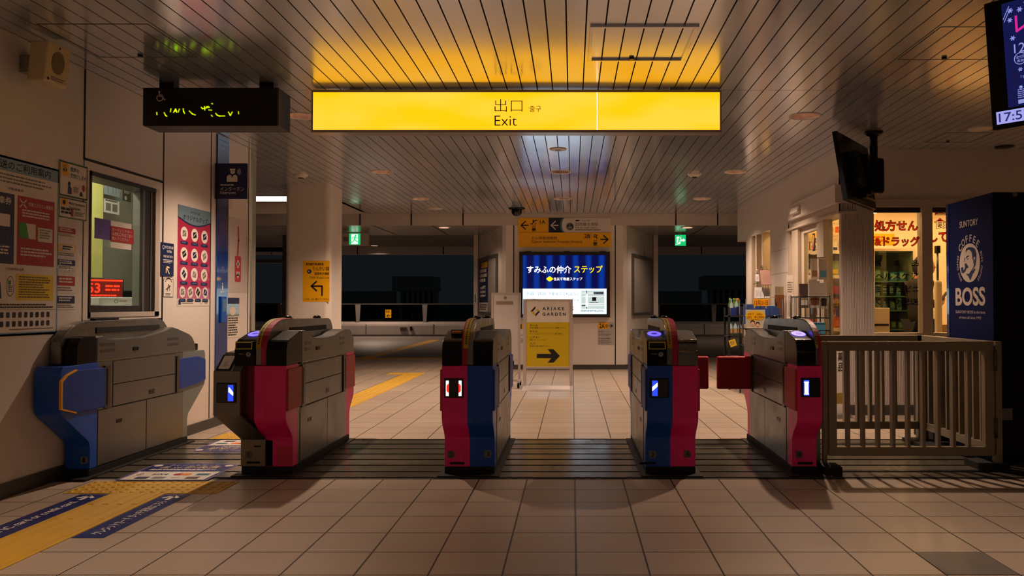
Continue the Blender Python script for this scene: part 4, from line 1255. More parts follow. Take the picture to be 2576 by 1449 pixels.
# gate 4 : half width, by the fence
t = thing('ticket_gate', 'narrow crimson ticket gate against the steel fence, its red flap closed', 'ticket gate', (1.487, GY, 0), group=G)
MB().box(-.085, .085, -.66, .66, .012, .060, M_BLACKM).build('plinth', t, bevel=.006)
MB().box(-.12, .10, -.74, .70, .007, .015, M_DECKGAP).build('floor_flange', t)
half(t, -.078, .040, -1, M_PINK, M_PINK, M_BLACK, reader='flat', flaps=('near',), flap_m=mat('flap red'))
MB().prism(FZ, 'x', .040, .078, M_PINK).build('front_panel', t, bevel=.004); MB().prism([(-p_, q_) for p_, q_ in FZ], 'x', .040, .078, M_PINK).build('rear_panel', t)
MB().box(.040, .078, -.56, .56, .058, .72, M_STEEL).build('lower_body', t)
spine(t, .040, .078, M_STRIPE, True, slot_side=-1)
display(t, .006, .515, -.78, 'bar')
number(t, -.034, .135, -.657, '4', False)
for z, y in ((.80, -.784), (.868, -.752)):
    MB().cyl((-.074, y, z), (.036, y, z), .007, mat('glossy black roll', (14, 14, 15), .15), 12).build('cap_roll', t)

# gate 1 : half width against the office wall, with long bulging blue ends
t = thing('ticket_gate', 'blue-fronted ticket gate against the ticket office wall, with blue hexagonal flaps', 'ticket gate', (-3.129, 5.72, 0), group=G)
MB().box(-.07, .085, -.65, .65, .006, .056, M_BLACKM).build('plinth', t, bevel=.006)
MB().box(-.07, .12, -.74, .70, .007, .015, M_DECKGAP).build('floor_flange', t)
x0, x1 = -.072, .085
F1 = [(-.64, .058), (-.64, .20), (-.655, .235), (-.90, .415), (-.93, .44), (-.94, .47), (-.94, .69), (-.92, .722), (-.56, .726), (-.56, .058)]
M_ENDG = mat('grey-green end shell', (120, 130, 130), .35, metal=.3)
MB().prism(F1, 'x', x0, x1, M_BLUE).build('front_panel', t, bevel=.012, seg=3)
MB().prism([(-a, b) for a, b in F1], 'x', x0, x1, M_ENDG).build('rear_panel', t, bevel=.012, seg=3)
MB().box(x0, x1, -.56, .56, .058, .726, M_STEEL).build('lower_body', t)
C1 = [(-.78, .726), (-.78, .82), (-.765, .865), (-.74, .888), (-.70, .895), (-.58, .895), (-.58, .726)]
MB().prism(C1, 'x', -.02, x1 - .004, M_BLACK).build('end_cap', t, bevel=.004)
S1 = [(-.58, .724), (-.58, .885), (-.50, .892), (-.45, .878), (-.38, .868), (0, .868), (.30, .905), (.40, .925), (.49, .908), (.66, .865), (.72, .835), (.76, .79), (.78, .724)]
MB().prism(S1, 'x', x0, x1, M_STEEL).build('shoulder', t, bevel=.010)
MB().box(-.05, x1 - .02, .795, .86, .724, .78, M_BLACK).build('end_sensor', t, bevel=.01)
SP1 = [(-.80, .724), (-.80, .84)] + [(-.50 - .30 * math.cos(math.radians(a)), .84 + .15 * math.sin(math.radians(a))) for a in range(10, 91, 10)] + [(.34, .995), (.44, .97), (.50, .92), (.50, .724)]
MB().prism(SP1, 'x', x0, -.004, M_RAIL).build('arch_rail', t, bevel=.008)
MB().box(-.004, .002, -.44, .36, .905, .945, M_BLACKM).build('rail_recess', t)
MB().box(-.06, -.02, -.42, -.14, .99, 1.006, M_BLACK).build('sensor_dome', t, bevel=.006)
def so(a, b, y0, y1, z0, z1, m_, mb): return mb.box(x1 + a, x1 + b, y0, y1, z0, z1, m_)
m = MB(); so(-.002, .0006, -.40, .445, .419, .724, M_BLACKM, m); so(-.002, .0006, -.565, .565, .060, .419, M_BLACKM, m); m.build('door_gap', t)
for q in ((-.395, .44, .570, .72), (-.395, .44, .424, .564), (-.56, .02, .065, .416), (.028, .56, .065, .416)):
    m = MB(); so(0, .003, q[0], q[1], q[2], q[3], M_STEEL, m); m.build('side_door', t, bevel=.001)
for y, z in ((-.125, .79), (-.325, .318)):
    m = MB(); so(.001, .005, y - .028, y + .028, z - .012, z + .012, M_BLACK, m); so(.004, .007, y + .03, y + .042, z - .010, z + .012, M_ALU, m); m.build('lock', t)
m = MB()
for i in range(3): so(.003, .006, .055, .13, .455 + i * .011, .461 + i * .011, M_BLACK, m)
m.build('vent', t)
for yy in (-.46, .40):
    m = MB()
    for i in range(2): so(-.001, .0015, yy - .08, yy + .08, .785 + i * .04, .805 + i * .04, M_STEELD, m)
    m.build('embossed_plate', t)
hexf = [(-.945, .474), (-.945, .636), (-.893, .668), (-.79, .692), (-.50, .686), (-.50, .430), (-.79, .438)]
MB().prism(hexf, 'x', x1 - .004, x1 + .012, M_BLUEFLAP).build('flap', t, bevel=.003)
MB().prism([(-.952, .472), (-.952, .640), (-.90, .672), (-.80, .699), (-.80, .691), (-.893, .666), (-.940, .634), (-.940, .476), (-.80, .438), (-.80, .43)], 'x', x1 + .0, x1 + .015, M_YEL).build('flap_edge', t)
hexr = [(.482, .442), (.482, .676), (.80, .677), (.924, .646), (.928, .479), (.816, .459)]
MB().prism(hexr, 'x', x1 - .004, x1 + .012, M_BLUEFLAP).build('flap', t, bevel=.003)
m = MB(); so(0, .012, -.50, -.44, .424, .70, M_STEELD, m); so(.012, .014, -.485, -.473, .44, .68, M_BLACK, m); m.build('flap_post', t)
m = MB(); so(0, .012, .445, .482, .424, .70, M_STEELD, m); m.build('flap_post', t)
number(t, .050, .115, -.642, '1', True, slot=False)

# ------------------------------------------------------------------ floor markings
M_TACT = mat('tactile yellow', (204, 160, 44), .55, noise=.06)
M_TACTF = mat('worn tactile yellow', (190, 140, 40), .6, noise=.1)
def pad(label, x0, x1, y0, y1):
    m = MB().box(x0, x1, y0, y1, -.004, .003, M_TACT)
    n, k = int((x1 - x0) / .06 + .5), int((y1 - y0) / .06 + .5)
    for i in range(n):
        for j in range(k):
            m.lathe([(.016, 0), (.013, .004), (.006, .005), (0, .005)], (x0 + (x1 - x0) * (i + .5) / n, y0 + (y1 - y0) * (j + .5) / k, .003), M_TACT, 8)
    return tag(m.build('tactile_pad', recalc=False), label, 'tactile paving', 'yellow tactile paving')
def barstrip(label, x0, x1, y0, y1, mm=M_TACT):
    m = MB().box(x0, x1, y0, y1, -.004, .003, mm)
    w = (x1 - x0)
    for i in range(4):
        c = x0 + w * (i + .5) / 4
        y = y0
        while y < y1 - .02:
            e = min(y + .292, y1)
            m.hexa([(c - .017, y, .003), (c + .017, y, .003), (c + .017, e, .003), (c - .017, e, .003)], [(c - .012, y + .006, .008), (c + .012, y + .006, .008), (c + .012, e - .006, .008), (c - .012, e - .006, .008)], mm)
            y += .30
    return tag(m.build('tactile_strip', recalc=False), label, 'tactile paving', 'yellow tactile paving')
pad('yellow dotted tactile pad just before the deck on the left', -2.955, -2.06, 4.672, 4.985)
pad('yellow dotted tactile pad just past the deck on the left', -2.955, -2.06, 6.56, 6.86)
barstrip('yellow ribbed tactile strip running from the foreground to the dotted pad', -2.668, -2.357, -1.0, 4.668)
barstrip('yellow ribbed tactile strip running on past the gates', -2.668, -2.357, 6.865, 12.60)
pad('yellow dotted tactile pad at the far end of the strip past the gates', -2.93, -2.36, 12.62, 12.92)
barstrip('faded yellow tactile strip on the far pavers running away', -4.43, -4.13, 16.62, 25.0, M_TACTF)
m = MB().box(-6.0, -2.6, 16.16, 16.46, -.004, .003, M_TACTF)
for i in range(4): m.box(-6.0, -2.6, 16.20 + i * .072, 16.225 + i * .072, .003, .007, M_TACTF)
tag(m.build('tactile_strip'), 'faded yellow tactile strip lying across the far floor', 'tactile paving', 'yellow tactile paving')
M_STICK = mat('navy floor sticker', (26, 36, 104), .38, noise=.06)
def floor_strip(label, x0, x1, y0, y1, txt, gap):
    p = Pan((x0, y0, .0), (1, 0, 0), (0, 1, 0), eps=.0005)
    p.mb.box(x0, x1, y0, y1, -.002, .0012, M_STICK)
    w, L = x1 - x0, y1 - y0
    p.arrow(w / 2, L - .13, w / 2, L - .03, .022, .045, M_WHITE, 4)
    # lettering runs along the strip, read walking in from the left
    q = Pan((x0, y0, 0), (0, 1, 0), (-1, 0, 0), mb=p.mb, eps=.0005)
    q.text(txt, .06, -w * .70, L - .17, -w * .30, M_WHITE, 4, .01)
    return tag(p.mb.build('floor_sticker', recalc=False), label, 'floor sticker', 'navy floor stickers')
floor_strip('navy floor strip with white arrow and words, between the yellow strip and the office wall', -2.838, -2.682, 3.55, 4.654, 'Touch your IC card or credit card.', 0)
floor_strip('navy floor strip with white arrow on the open side of the yellow strip', -2.352, -2.199, 3.785, 4.654, 'クレジットカード タッチ決済はこちら', 0)
def card_sticker(label, y0, flip):
    x0, w, d = -2.84, .575, .55
    p = Pan((x0, y0, .0085), (1, 0, 0), (0, 1, 0), eps=.0005) if not flip else Pan((x0 + w, y0 + d, .0085), (-1, 0, 0), (0, -1, 0), eps=.0005)
    arc = [(w * i / 14, d - .06 + .05 * math.sin(math.pi * i / 14)) for i in range(15)]
    p.poly([(0, 0), (w, 0)] + list(reversed(arc)), mat('lilac border', (126, 120, 160), .4), 1)
    p.poly([(.012, .008), (w - .012, .008)] + [(min(max(a, .012), w - .012), b - .014) for a, b in reversed(arc)], M_STICK, 2)
    p.rect(.025, .015, w - .025, .262, M_PAPER, 3)
    p.dashes(.04, .235, w - .04, .252, 1, M_INKG, 4, fill=.8, ragged=0)
    p.text('タッチ決済', .09, .36, w - .09, .43, mat('pale gold print', (220, 190, 130), .5), 3, .01); p.text('クレジットカード', .12, .445, w - .12, .485, M_WHITE, 3)
    p.dashes(.06, .29, w - .06, .34, 2, M_WHITE, 3, seed=3)
    p.oval(.05, .45, .028, .028, M_PAPER, 3); p.oval(w - .05, .45, .028, .028, M_PAPER, 3)
    for i in range(3): p.ring(.055, .17, .012 + i * .012, .02 + i * .014, .005, M_INK, 4, 12, -60, 60)
    p.text('VISA', .15, .145, .26, .20, M_NAVY, 4, .015, slant=.25)
    p.oval(.325, .17, .034, .034, M_RED, 4); p.oval(.37, .17, .034, .034, mat('amber print', (230, 130, 30), .5), 5)
    p.rrect(.435, .14, .52, .20, .008, mat('teal print', (60, 110, 120), .5), 4)
    for i, c in enumerate((M_NAVY, M_GREY, M_PAPER, mat('dark maroon print'))): p.rrect(.10 + i * .105, .04, .18 + i * .105, .10, .006, c, 4); p.dashes(.11 + i * .105, .055, .17 + i * .105, .08, 1, M_INKG, 5)
    return tag(p.mb.build('floor_decal', recalc=False), label, 'floor sticker', 'navy floor stickers')
card_sticker('navy and white floor sticker with card logos at the near edge of the deck', 4.985, False)
card_sticker('navy and white floor sticker with card logos at the far edge of the deck', 5.92, True)

# ------------------------------------------------------------------ steel fence right of the gates
M_FENCE = mat('fence steel', (140, 126, 106), .38, metal=.35, noise=.12, nscale=6)
t = thing('fence_gate', 'brushed steel barred fence gate facing the foreground beside the last ticket gate', 'fence gate', (1.655, 5.3, 0))
MB().box(0, .022, 0, .05, .04, .853, M_FENCE).build('latch_post', t)
m = MB(); m.box(.034, 1.125, 0, .05, .792, .853, M_FENCE); m.box(.034, 1.125, 0, .05, .100, .158, M_FENCE); m.box(.034, .088, 0, .05, .158, .792, M_FENCE); m.box(1.065, 1.125, 0, .05, .158, .792, M_FENCE)
m.build('gate_frame', t, bevel=.003)
for i in range(9):
    x = .165 + i * .0995
    MB().box(x - .010, x + .010, .002, .048, .158, .792, M_FENCE).build('bar', t)
m = MB(); m.box(1.137, 1.178, 0, .06, .05, .853, M_FENCE); m.build('hinge_post', t, bevel=.003)
for z in (.22, .66): MB().cyl((1.131, -.006, z), (1.131, -.006, z + .13), .010, M_STEELD, 12).build('hinge', t)
MB().box(1.02, 1.20, -.05, .2, .008, .05, M_BLACKM).build('gate_foot', t); MB().box(-.04, .075, -.14, .01, .008, .055, M_BLACKM).build('gate_foot', t)
t = thing('steel_fence', 'brushed steel barred fence panel enclosing the space behind the fence gate', 'fence', (1.66, 6.35, 0))
m = MB(); m.box(0, 1.10, 0, .05, .792, .853, M_FENCE); m.build('top_rail', t, bevel=.003); MB().box(0, 1.10, 0, .05, .115, .173, M_FENCE).build('bottom_rail', t, bevel=.003)
m = MB(); m.box(1.10, 1.15, -.98, .05, .792, .853, M_FENCE); m.build('top_rail', t, bevel=.003); MB().box(1.10, 1.15, -.98, .05, .115, .173, M_FENCE).build('bottom_rail', t, bevel=.003)
MB().box(0, .05, 0, .05, .01, .853, M_FENCE).build('post', t); MB().box(1.07, 1.15, 0, .05, .01, .853, M_FENCE).build('post', t)
for i in range(10):
    x = .10 + i * .0995
    MB().box(x - .010, x + .010, .002, .048, .173, .792, M_FENCE).build('bar', t)
for i in range(9):
    y = -.90 + i * .0995
    MB().box(1.102, 1.148, y - .010, y + .010, .173, .792, M_FENCE).build('bar', t)
MB().box(.98, 1.18, -.3, .1, .009, .035, M_BLACKM).build('fence_foot', t)
tag(MB().box(1.60, 1.640, 5.32, 5.9, .009, .794, M_STEEL).build('gap_panel', bevel=.003), 'narrow steel filler panel between the last gate and the fence', 'panel')

# ------------------------------------------------------------------ vending machine
t = thing('vending_machine', 'tall navy coffee vending machine with white emblem on its side, beyond the fence', 'vending machine', (2.9, 5.51, 0))
M_VN = mat('vending navy', (5, 12, 60), .5, spec=.1)
MB().box(0, .86, 0, .69, .03, 1.872, M_BLACK).build('cabinet', t, bevel=.006)
MB().box(-.006, 0, .006, .64, .03, 1.868, M_VN).build('side_panel', t)
MB().box(-.010, .06, .64, .69, .03, 1.872, mat('vending edge blue', (8, 22, 70), .15, coat=.6)).build('front_edge', t, bevel=.006)
p = Pan((.036, -.001, .306), (1, 0, 0), VZ); p.rect(0, 0, .077, .079, mat('dull silver label', (120, 118, 122), .6), 1); p.dashes(.008, .01, .07, .07, 5, M_INKG, 2)
p.mb.build('rating_label', t)
MB().cyl((.145, -.008, 1.855), (.145, .004, 1.855), .016, M_ALU, 16).build('cabinet_lock', t)
p = Pan((-.0065, .69, 0), (0, -1, 0), VZ)
def V(y): return 6.20 - y
M_VP = mat('silver emblem print', (178, 164, 150), .5)
p.text('SUNTORY', V(5.984), 1.667, V(5.71), 1.714, M_VP, 1, .012)
c0, c1, ra, rb = V(5.84), 1.400, .150, .142
p.oval(c0, c1, ra, rb, M_VP, 1, 40)
M_VD = mat('emblem navy', (12, 22, 66), .4)
def F(x, y): return (c0 + (x - 265) / 135.0 * ra, c1 - (y - 628) / 253.0 * rb)
p.poly([F(*q) for q in [(212, 495), (222, 440), (255, 422), (300, 428), (340, 455), (358, 520), (357, 600), (345, 665), (322, 705), (316, 690), (330, 640), (342, 580), (335, 552), (322, 560), (312, 600), (305, 575), (302, 520), (288, 478), (262, 455), (232, 462)]], M_VD, 2)
p.poly([F(*q) for q in [(316, 640), (318, 590), (330, 575), (334, 600), (326, 645)]], M_VD, 2)
p.poly([F(*q) for q in [(218, 560), (232, 535), (258, 530), (262, 545), (240, 548), (228, 568)]], M_VD, 2)
p.poly([F(*q) for q in [(236, 575), (252, 566), (254, 578), (240, 586)]], M_VD, 2)
p.poly([F(*q) for q in [(200, 640), (216, 628), (228, 632), (232, 648), (250, 668), (248, 692), (232, 690), (224, 700), (212, 730), (185, 758), (160, 750), (150, 690), (155, 678), (180, 676), (184, 720), (198, 706), (208, 672)]], M_VD, 2)
p.poly([F(*q) for q in [(198, 560), (208, 552), (206, 590), (198, 615)]], M_VD, 2)
p.poly([F(*q) for q in [(214, 764), (258, 770), (300, 712), (312, 690), (318, 702), (300, 740), (328, 705), (344, 715), (318, 768), (308, 772), (276, 858), (248, 800)]], M_VD, 2)
def arc_text(s, ra_, rb_, a0, a1, h, flip=False, bold=.01):
    n = len(s)
    for i, ch in enumerate(s):
        if ch == ' ': continue
        a = math.radians(a0 + (a1 - a0) * (i + .5) / n)
        x, y = c0 + ra_ * math.cos(a), c1 + rb_ * math.sin(a)
        step = abs(math.radians(a1 - a0)) / n * (ra_ + rb_) / 2
        _, _, gw, gh = glyphs(ch, bold)
        w = min(step * .86, h * gw / gh * 1.05)
        p.text(ch, x - w / 2, y - h / 2, x + w / 2, y + h / 2, M_VP, 1, bold, rot=a - math.pi / 2 if not flip else a + math.pi / 2)
arc_text('COFFEE', .178, .180, 148, 38, .052)
arc_text('BOSS COFFEE', .180, .172, 228, 158, .022)
arc_text('BOSS COFFEE', .180, .172, 26, -50, .022)
p.text('BOSS', V(6.058), 1.088, V(5.622), 1.222, M_VP, 1, .03)
p.text('SUNTORY BOSS is the boss', V(6.058), 1.032, V(5.623), 1.052, M_VP, 1); p.text('of them all since 1992', V(6.005), .992, V(5.681), 1.011, M_VP, 1)
p.mb.build('side_lettering', t)
MB().box(.05, .8, .06, .66, 0, .03, M_BLACKM).build('foot', t)

# ------------------------------------------------------------------ hanging screens
def frame_axes(rz, tilt):
    return Matrix.Rotation(rz, 4, 'Z') @ Matrix.Rotation(tilt, 4, 'X')
# lit advertising screen, upper right
t = thing('advert_screen', 'lit hanging screen with a navy winter notice and a clock reading 17:53', 'screen', (1.876, 3.60, 2.165), rz=math.radians(-50))
tilt = math.radians(8)
def tl(o): o.rotation_euler = (tilt, 0, 0); return o
SW, SH = 1.0, .565
tl(MB().box(0, SW, 0, .05, -SH / 2, SH / 2, M_BLACK).build('screen_case', t, bevel=.004))
M_SN = mat('navy lit screen', (12, 22, 78), .3, emit=.85)
p = Pan((0, -.001, -SH / 2), (1, 0, 0), VZ)
p.rect(.075, .088, SW - .04, SH - .022, M_SN, 0)
M_L1 = mat('screen lilac', (150, 160, 235), .5, emit=.8); M_L2 = mat('screen magenta', (214, 40, 150), .5, emit=.9); M_L3 = mat('screen cyan', (40, 160, 240), .5, emit=1.0); M_L4 = mat('clock face', (160, 164, 240), .5, emit=.95); M_L5 = mat('clock digits', (54, 56, 130), .5, emit=.5)
# text is placed in the screen's own width and height
def q_(x, z): return (x, z)
p.text('レ', .125, .405, .185, .478, M_L2, 2, .02); p.text('イ', .190, .405, .255, .478, M_L3, 2, .02)
p.text('12/6', .115, .318, .205, .358, M_L1, 2); p.ring(.225, .335, .014, .017, .003, M_L1, 2); p.text('土', .217, .325, .233, .345, M_L1, 2)
p.text('19', .175, .275, .222, .315, M_L1, 2)
p.ring(.138, .292, .026, .026, .003, M_L1, 2); p.text('全5回', .118, .293, .158, .306, M_L1, 2); p.text('実施', .124, .276, .152, .289, M_L1, 2)
p.text('12/24は', .165, .222, .215, .238, M_L1, 2); p.text('「デックス東京ビ', .135, .203, .24, .218, M_L1, 2); p.text('3施設に', .172, .184, .22, .199, M_L1, 2)
p.dashes(.118, .118, .46, .160, 5, M_L1, 2, seed=4, fill=.45); p.rect(.118, .098, .165, .115, M_L1, 2); p.dashes(.175, .098, .40, .115, 2, M_L1, 2)
for x, z, r in ((.11, .505, .010), (.148, .500, .010), (.19, .498, .017), (.175, .525, .008), (.106, .465, .009), (.112, .385, .010), (.135, .245, .008), (.132, .168, .007)):
    for a in (0, 60, 120): p.stroke([(x - r * math.cos(math.radians(a)), z - r * math.sin(math.radians(a))), (x + r * math.cos(math.radians(a)), z + r * math.sin(math.radians(a)))], .004, M_L1, 2)
p.stroke([(.079, .475), (.105, .525)], .003, M_L1, 2); p.stroke([(.082, .462), (.105, .505)], .003, M_L1, 2)
p.ring(.155, .205, .045, .05, .0025, M_INKG, 2, 20, 110, 250)
p.rect(.022, .022, .175, .078, M_L4, 1); p.text('17:53', .032, .03, .162, .07, M_L5, 2, .01)
tl(p.mb.build('screen_face', t))
MB().cyl((SW / 2, .16, .1), (SW / 2, .16, CZ - 2.165), .025, M_BLACK, 14).build('ceiling_pole', t)
MB().box(SW / 2 - .12, SW / 2 + .12, .04, .18, -.1, .12, M_BLACK).build('screen_bracket', t)
MB().lathe([(0, 0), (.07, 0), (.08, -.02), (.03, -.03), (0, -.03)], (SW / 2, .16, CZ - 2.165), M_BLACK, 20).build('ceiling_plate', t)

# unlit screen seen from behind
t = thing('hanging_screen', 'black hanging screen seen from behind, on a ceiling pole before the shop', 'screen', (2.715, 7.20, CZ))
MB().lathe([(0, 0), (.085, 0), (.07, -.022), (.035, -.04), (0, -.04)], (0, 0, 0), M_BLACK, 24).build('ceiling_plate', t)
MB().cyl((0, 0, -.03), (0, 0, -.26), .034, M_BLACK, 16).build('ceiling_pole', t)
# the panel: left edge nearer, leaning with its top out to the left
A, B = Vector((2.283, 6.90, 2.601)), Vector((2.386, 6.93, 2.006))
Cc, D = Vector((2.754, 7.45, 2.555)), Vector((2.845, 7.48, 1.978))
n = (Cc - A).cross(B - A).normalized()
o = Vector((2.715, 7.20, CZ))
if n.dot(Vector((-1, 1, 0))) < 0: n = -n
m = MB(); m.hexa([v - o for v in (B, D, Cc, A)], [v - o + n * .045 for v in (B, D, Cc, A)], M_BLACK); m.build('screen_case', t, bevel=.006)
ux, uz = (Cc - A).normalized(), (B - A).normalized()
c = (A + B + Cc + D) / 4 - o
def blk(a0, a1, b0, b1, d0, d1, nm, mm):
    q = [c + ux * a + uz * b for a, b in ((a0, b0), (a1, b0), (a1, b1), (a0, b1))]
    MB().hexa([v - n * d0 for v in q], [v - n * d1 for v in q], mm).build(nm, t, bevel=.008)
blk(-.16, .24, -.16, .14, 0, .07, 'rear_cover', M_BLACKM)
blk(-.02, .20, .10, .24, 0, .05, 'input_box', M_BLACK)
blk(-.04, .16, -.14, .06, .07, .12, 'screen_bracket', M_BLACK)
MB().box(-.06, .075, -.07, .06, -.56, -.24, M_BLACK).build('mount_head', t, bevel=.03, seg=3)
MB().tube([c + ux * -.2 + uz * 0 - n * .02, c + ux * -.22 + uz * .1 - n * .03, c + ux * -.12 + uz * .17 - n * .04, c + ux * -.02 + uz * .15 - n * .05], .006, M_BLACK).build('cable', t)

# ------------------------------------------------------------------ central wall: wayfinding sign, lit advert, notices
t = thing('wayfinding_sign', 'yellow and white wayfinding sign high on the central wall', 'sign', (-.921, 13.66, 2.078))
MB().box(0, 1.575, -.02, 0, 0, .498, M_SIGNY).build('sign_board', t)
p = Pan((0, -.0205, 0), (1, 0, 0), VZ)
k = 1.575 / 2305.0
def Wp(x, y): return ((x - 40) * k, .498 - (y - 185) * k)
M_TEAL = mat('teal print', (40, 110, 118), .5)
M_DKNAVY = mat('dark navy print', (14, 20, 40), .5)
p.rect(*Wp(793, 545), *Wp(1180, 185), M_DKNAVY, 1)
def bow(x): return [Wp(x - 95 * math.cos(math.radians(a)), 365 - 185 * math.sin(math.radians(a))) for a in range(-78, 79, 13)]
p.poly([Wp(2340, 185), Wp(2340, 545), Wp(1180, 545)] + bow(1172) + [Wp(1180, 185)], M_TEAL, 2)
p.poly([Wp(2340, 185), Wp(2340, 545), Wp(1200, 545)] + bow(1220) + [Wp(1200, 185)], mat('white sign print', (206, 198, 192), .5), 3)
p.rect(*Wp(40, 550), *Wp(2345, 545), M_INK, 4)
p.arrow(*Wp(292, 371), *Wp(95, 371), 28 * k, 110 * k, M_INK, 4); p.arrow(*Wp(1030, 371), *Wp(840, 371), 28 * k, 110 * k, mat('white sign print'), 4); p.arrow(*Wp(2092, 723), *Wp(2290, 723), 30 * k, 112 * k, M_INK, 4)
p.frame(*Wp(553, 345), *Wp(742, 212), 3 * k, M_INK, 4); p.text('1A', *Wp(578, 328), *Wp(715, 240), M_INK, 4, .02)
p.frame(*Wp(1660, 700), *Wp(1860, 570), 3 * k, M_INK, 4); p.text('2B', *Wp(1690, 682), *Wp(1828, 590), M_INK, 4, .02)
p.stroke([Wp(350, 335), Wp(385, 335), Wp(450, 250), Wp(505, 250)], 22 * k, M_INK, 4); p.stroke([Wp(408, 225), Wp(408, 290)], 20 * k, M_INK, 4); p.arrow(*Wp(485, 310), *Wp(455, 342), 8 * k, 20 * k, M_INK, 4)
for cx, cy in ((427, 470), (1957, 825)):
    p.frame(*Wp(cx - 48, cy + 48), *Wp(cx + 48, cy - 40), 9 * k, M_INK, 4); p.rect(*Wp(cx - 36, cy + 14), *Wp(cx + 36, cy - 22), M_INK, 4)
    p.dashes(*Wp(cx - 30, cy + 38), *Wp(cx + 30, cy + 18), 1, M_INK, 4, fill=.9)
    p.arrow(*Wp(cx - 25, cy - 92), *Wp(cx - 25, cy - 55), 9 * k, 18 * k, M_INK, 4); p.arrow(*Wp(cx + 25, cy - 55), *Wp(cx + 25, cy - 92), 9 * k, 18 * k, M_INK, 4)
p.stroke([Wp(1900, 648), Wp(2018, 700)], 16 * k, M_INK, 4); p.stroke([Wp(1945, 592), Wp(1940, 655)], 20 * k, M_INK, 4); p.stroke([Wp(1992, 605), Wp(1985, 675)], 20 * k, M_INK, 4); p.arrow(*Wp(1985, 640), *Wp(1988, 598), 8 * k, 20 * k, M_INK, 4)
p.oval(*Wp(1327, 400), 98 * k, 98 * k, M_DKNAVY, 4); p.ring(*Wp(1327, 400), 88 * k, 88 * k, 7 * k, mat('white sign print'), 5); p.text('R', *Wp(1310, 378), *Wp(1338, 342), mat('white sign print'), 5); p.text('03', *Wp(1282, 455), *Wp(1366, 398), mat('white sign print'), 5, .01)
p.poly([Wp(1458, 275), Wp(1480, 230), Wp(1560, 238), Wp(1575, 255), Wp(1520, 272)], M_INK, 4); p.text('りんかい線', *Wp(1588, 275), *Wp(1815, 236), M_INK, 4)
p.text('国際展示場駅', *Wp(1456, 388), *Wp(2030, 302), M_INK, 4); p.text('Kokusai-tenjijo Station', *Wp(1456, 462), *Wp(2005, 405), M_INK, 4); p.dashes(*Wp(1456, 502), *Wp(2080, 470), 1, M_INKG, 4, fill=.9, ragged=0)
p.text('がん研有明病院', *Wp(370, 728), *Wp(1005, 650), M_INK, 4); p.text('Cancer Institute Hospital (Ariake)', *Wp(370, 828), *Wp(1630, 745), M_INK, 4)
p.mb.build('sign_print', t)

t = thing('advert_lightbox', 'lit blue and white advertising panel in a dark frame on the central wall', 'advertising panel', (-.9, 13.66, .883))
W, H = 1.536, 1.11
M_LBF = mat('lightbox frame', (42, 38, 36), .4, metal=.3)
m = MB(); m.box(0, W, -.11, 0, 0, .055, M_LBF); m.box(0, W, -.11, 0, H - .055, H, M_LBF); m.box(0, .058, -.11, 0, .055, H - .055, M_LBF); m.box(W - .058, W, -.11, 0, .055, H - .055, M_LBF)
m.box(.058, W - .058, -.02, 0, .055, H - .055, M_LBF)
for x in (.1, .75, 1.36): m.box(x, x + .1, -.09, -.03, H, H + .012, M_LBF)
m.build('lightbox_frame', t)
mb_ = bpy.data.materials.new('lit blue film'); mb_.use_nodes = True
nt = mb_.node_tree; b = nt.nodes['Principled BSDF']; tc = nt.nodes.new('ShaderNodeTexCoord'); wv = nt.nodes.new('ShaderNodeTexWave')
wv.wave_type = 'BANDS'; wv.bands_direction = 'X'; wv.inputs['Scale'].default_value = 1.42; wv.inputs['Distortion'].default_value = .15; wv.inputs['Phase Offset'].default_value = 1.2
cr = nt.nodes.new('ShaderNodeValToRGB'); cr.color_ramp.elements[0].color = rgb(6, 14, 92); cr.color_ramp.elements[1].color = rgb(0, 66, 190); cr.color_ramp.elements[0].position = .35
nt.links.new(tc.outputs['Object'], wv.inputs['Vector']); nt.links.new(wv.outputs['Fac'], cr.inputs['Fac']); nt.links.new(cr.outputs['Color'], b.inputs['Emission Color'])
b.inputs['Base Color'].default_value = rgb(4, 8, 40); b.inputs['Emission Strength'].default_value = .62; b.inputs['Roughness'].default_value = .25
M_LW = mat('lit white film', (212, 238, 250), .4, emit=1.9)
M_LT = mat('lit white lettering', (255, 255, 255), .4, emit=1.25)
M_LY = mat('lit yellow lettering', (255, 226, 0), .4, emit=1.0)
p = Pan((.9, -.022, -.883), (1, 0, 0), VZ)
p.rect(-.841, 1.37, .578, 1.938, mb_, 0); p.rect(-.841, .938, .578, 1.37, M_LW, 0)
p.text('すみふの仲介', -.776, 1.631, -.019, 1.761, M_LT, 2, .016); p.text('ステップ', .026, 1.636, .514, 1.766, M_LY, 2, .016)
for dx, dz in ((-.026, 0), (.026, 0), (0, .018), (0, -.018)): p.oval(-.387 + dx, 1.536 + dz, .030, .024, M_LY, 2)
p.oval(-.387, 1.536, .006, .006, M_NAVY, 3)
p.text('住友不動産ステップ', -.322, 1.508, .169, 1.562, M_LT, 2, .012)
p.text('売買', -.79, 1.253, -.655, 1.311, M_NAVY, 2); p.text('賃貸', -.59, 1.253, -.448, 1.311, M_NAVY, 2); p.text('不動産のご相談なら', -.406, 1.253, .115, 1.311, M_NAVY, 2); p.text('有明ガーデンマンションプラザ', -.75, 1.145, .115, 1.20, M_INK, 2)
p.rect(-.75, 1.10, .11, 1.102, M_INKG, 2); p.text('2', -.002, 1.004, .026, 1.068, M_RED, 2, .01)
p.rect(.149, 1.026, .544, 1.337, mat('pale map film', (190, 214, 216), .4, emit=.9), 1)
M_MAPL = mat('map white', (240, 250, 250), .4, emit=1.2)
for z in (1.29, 1.23, 1.11, 1.075): p.rect(.16, z, .535, z + .008, M_MAPL, 2)
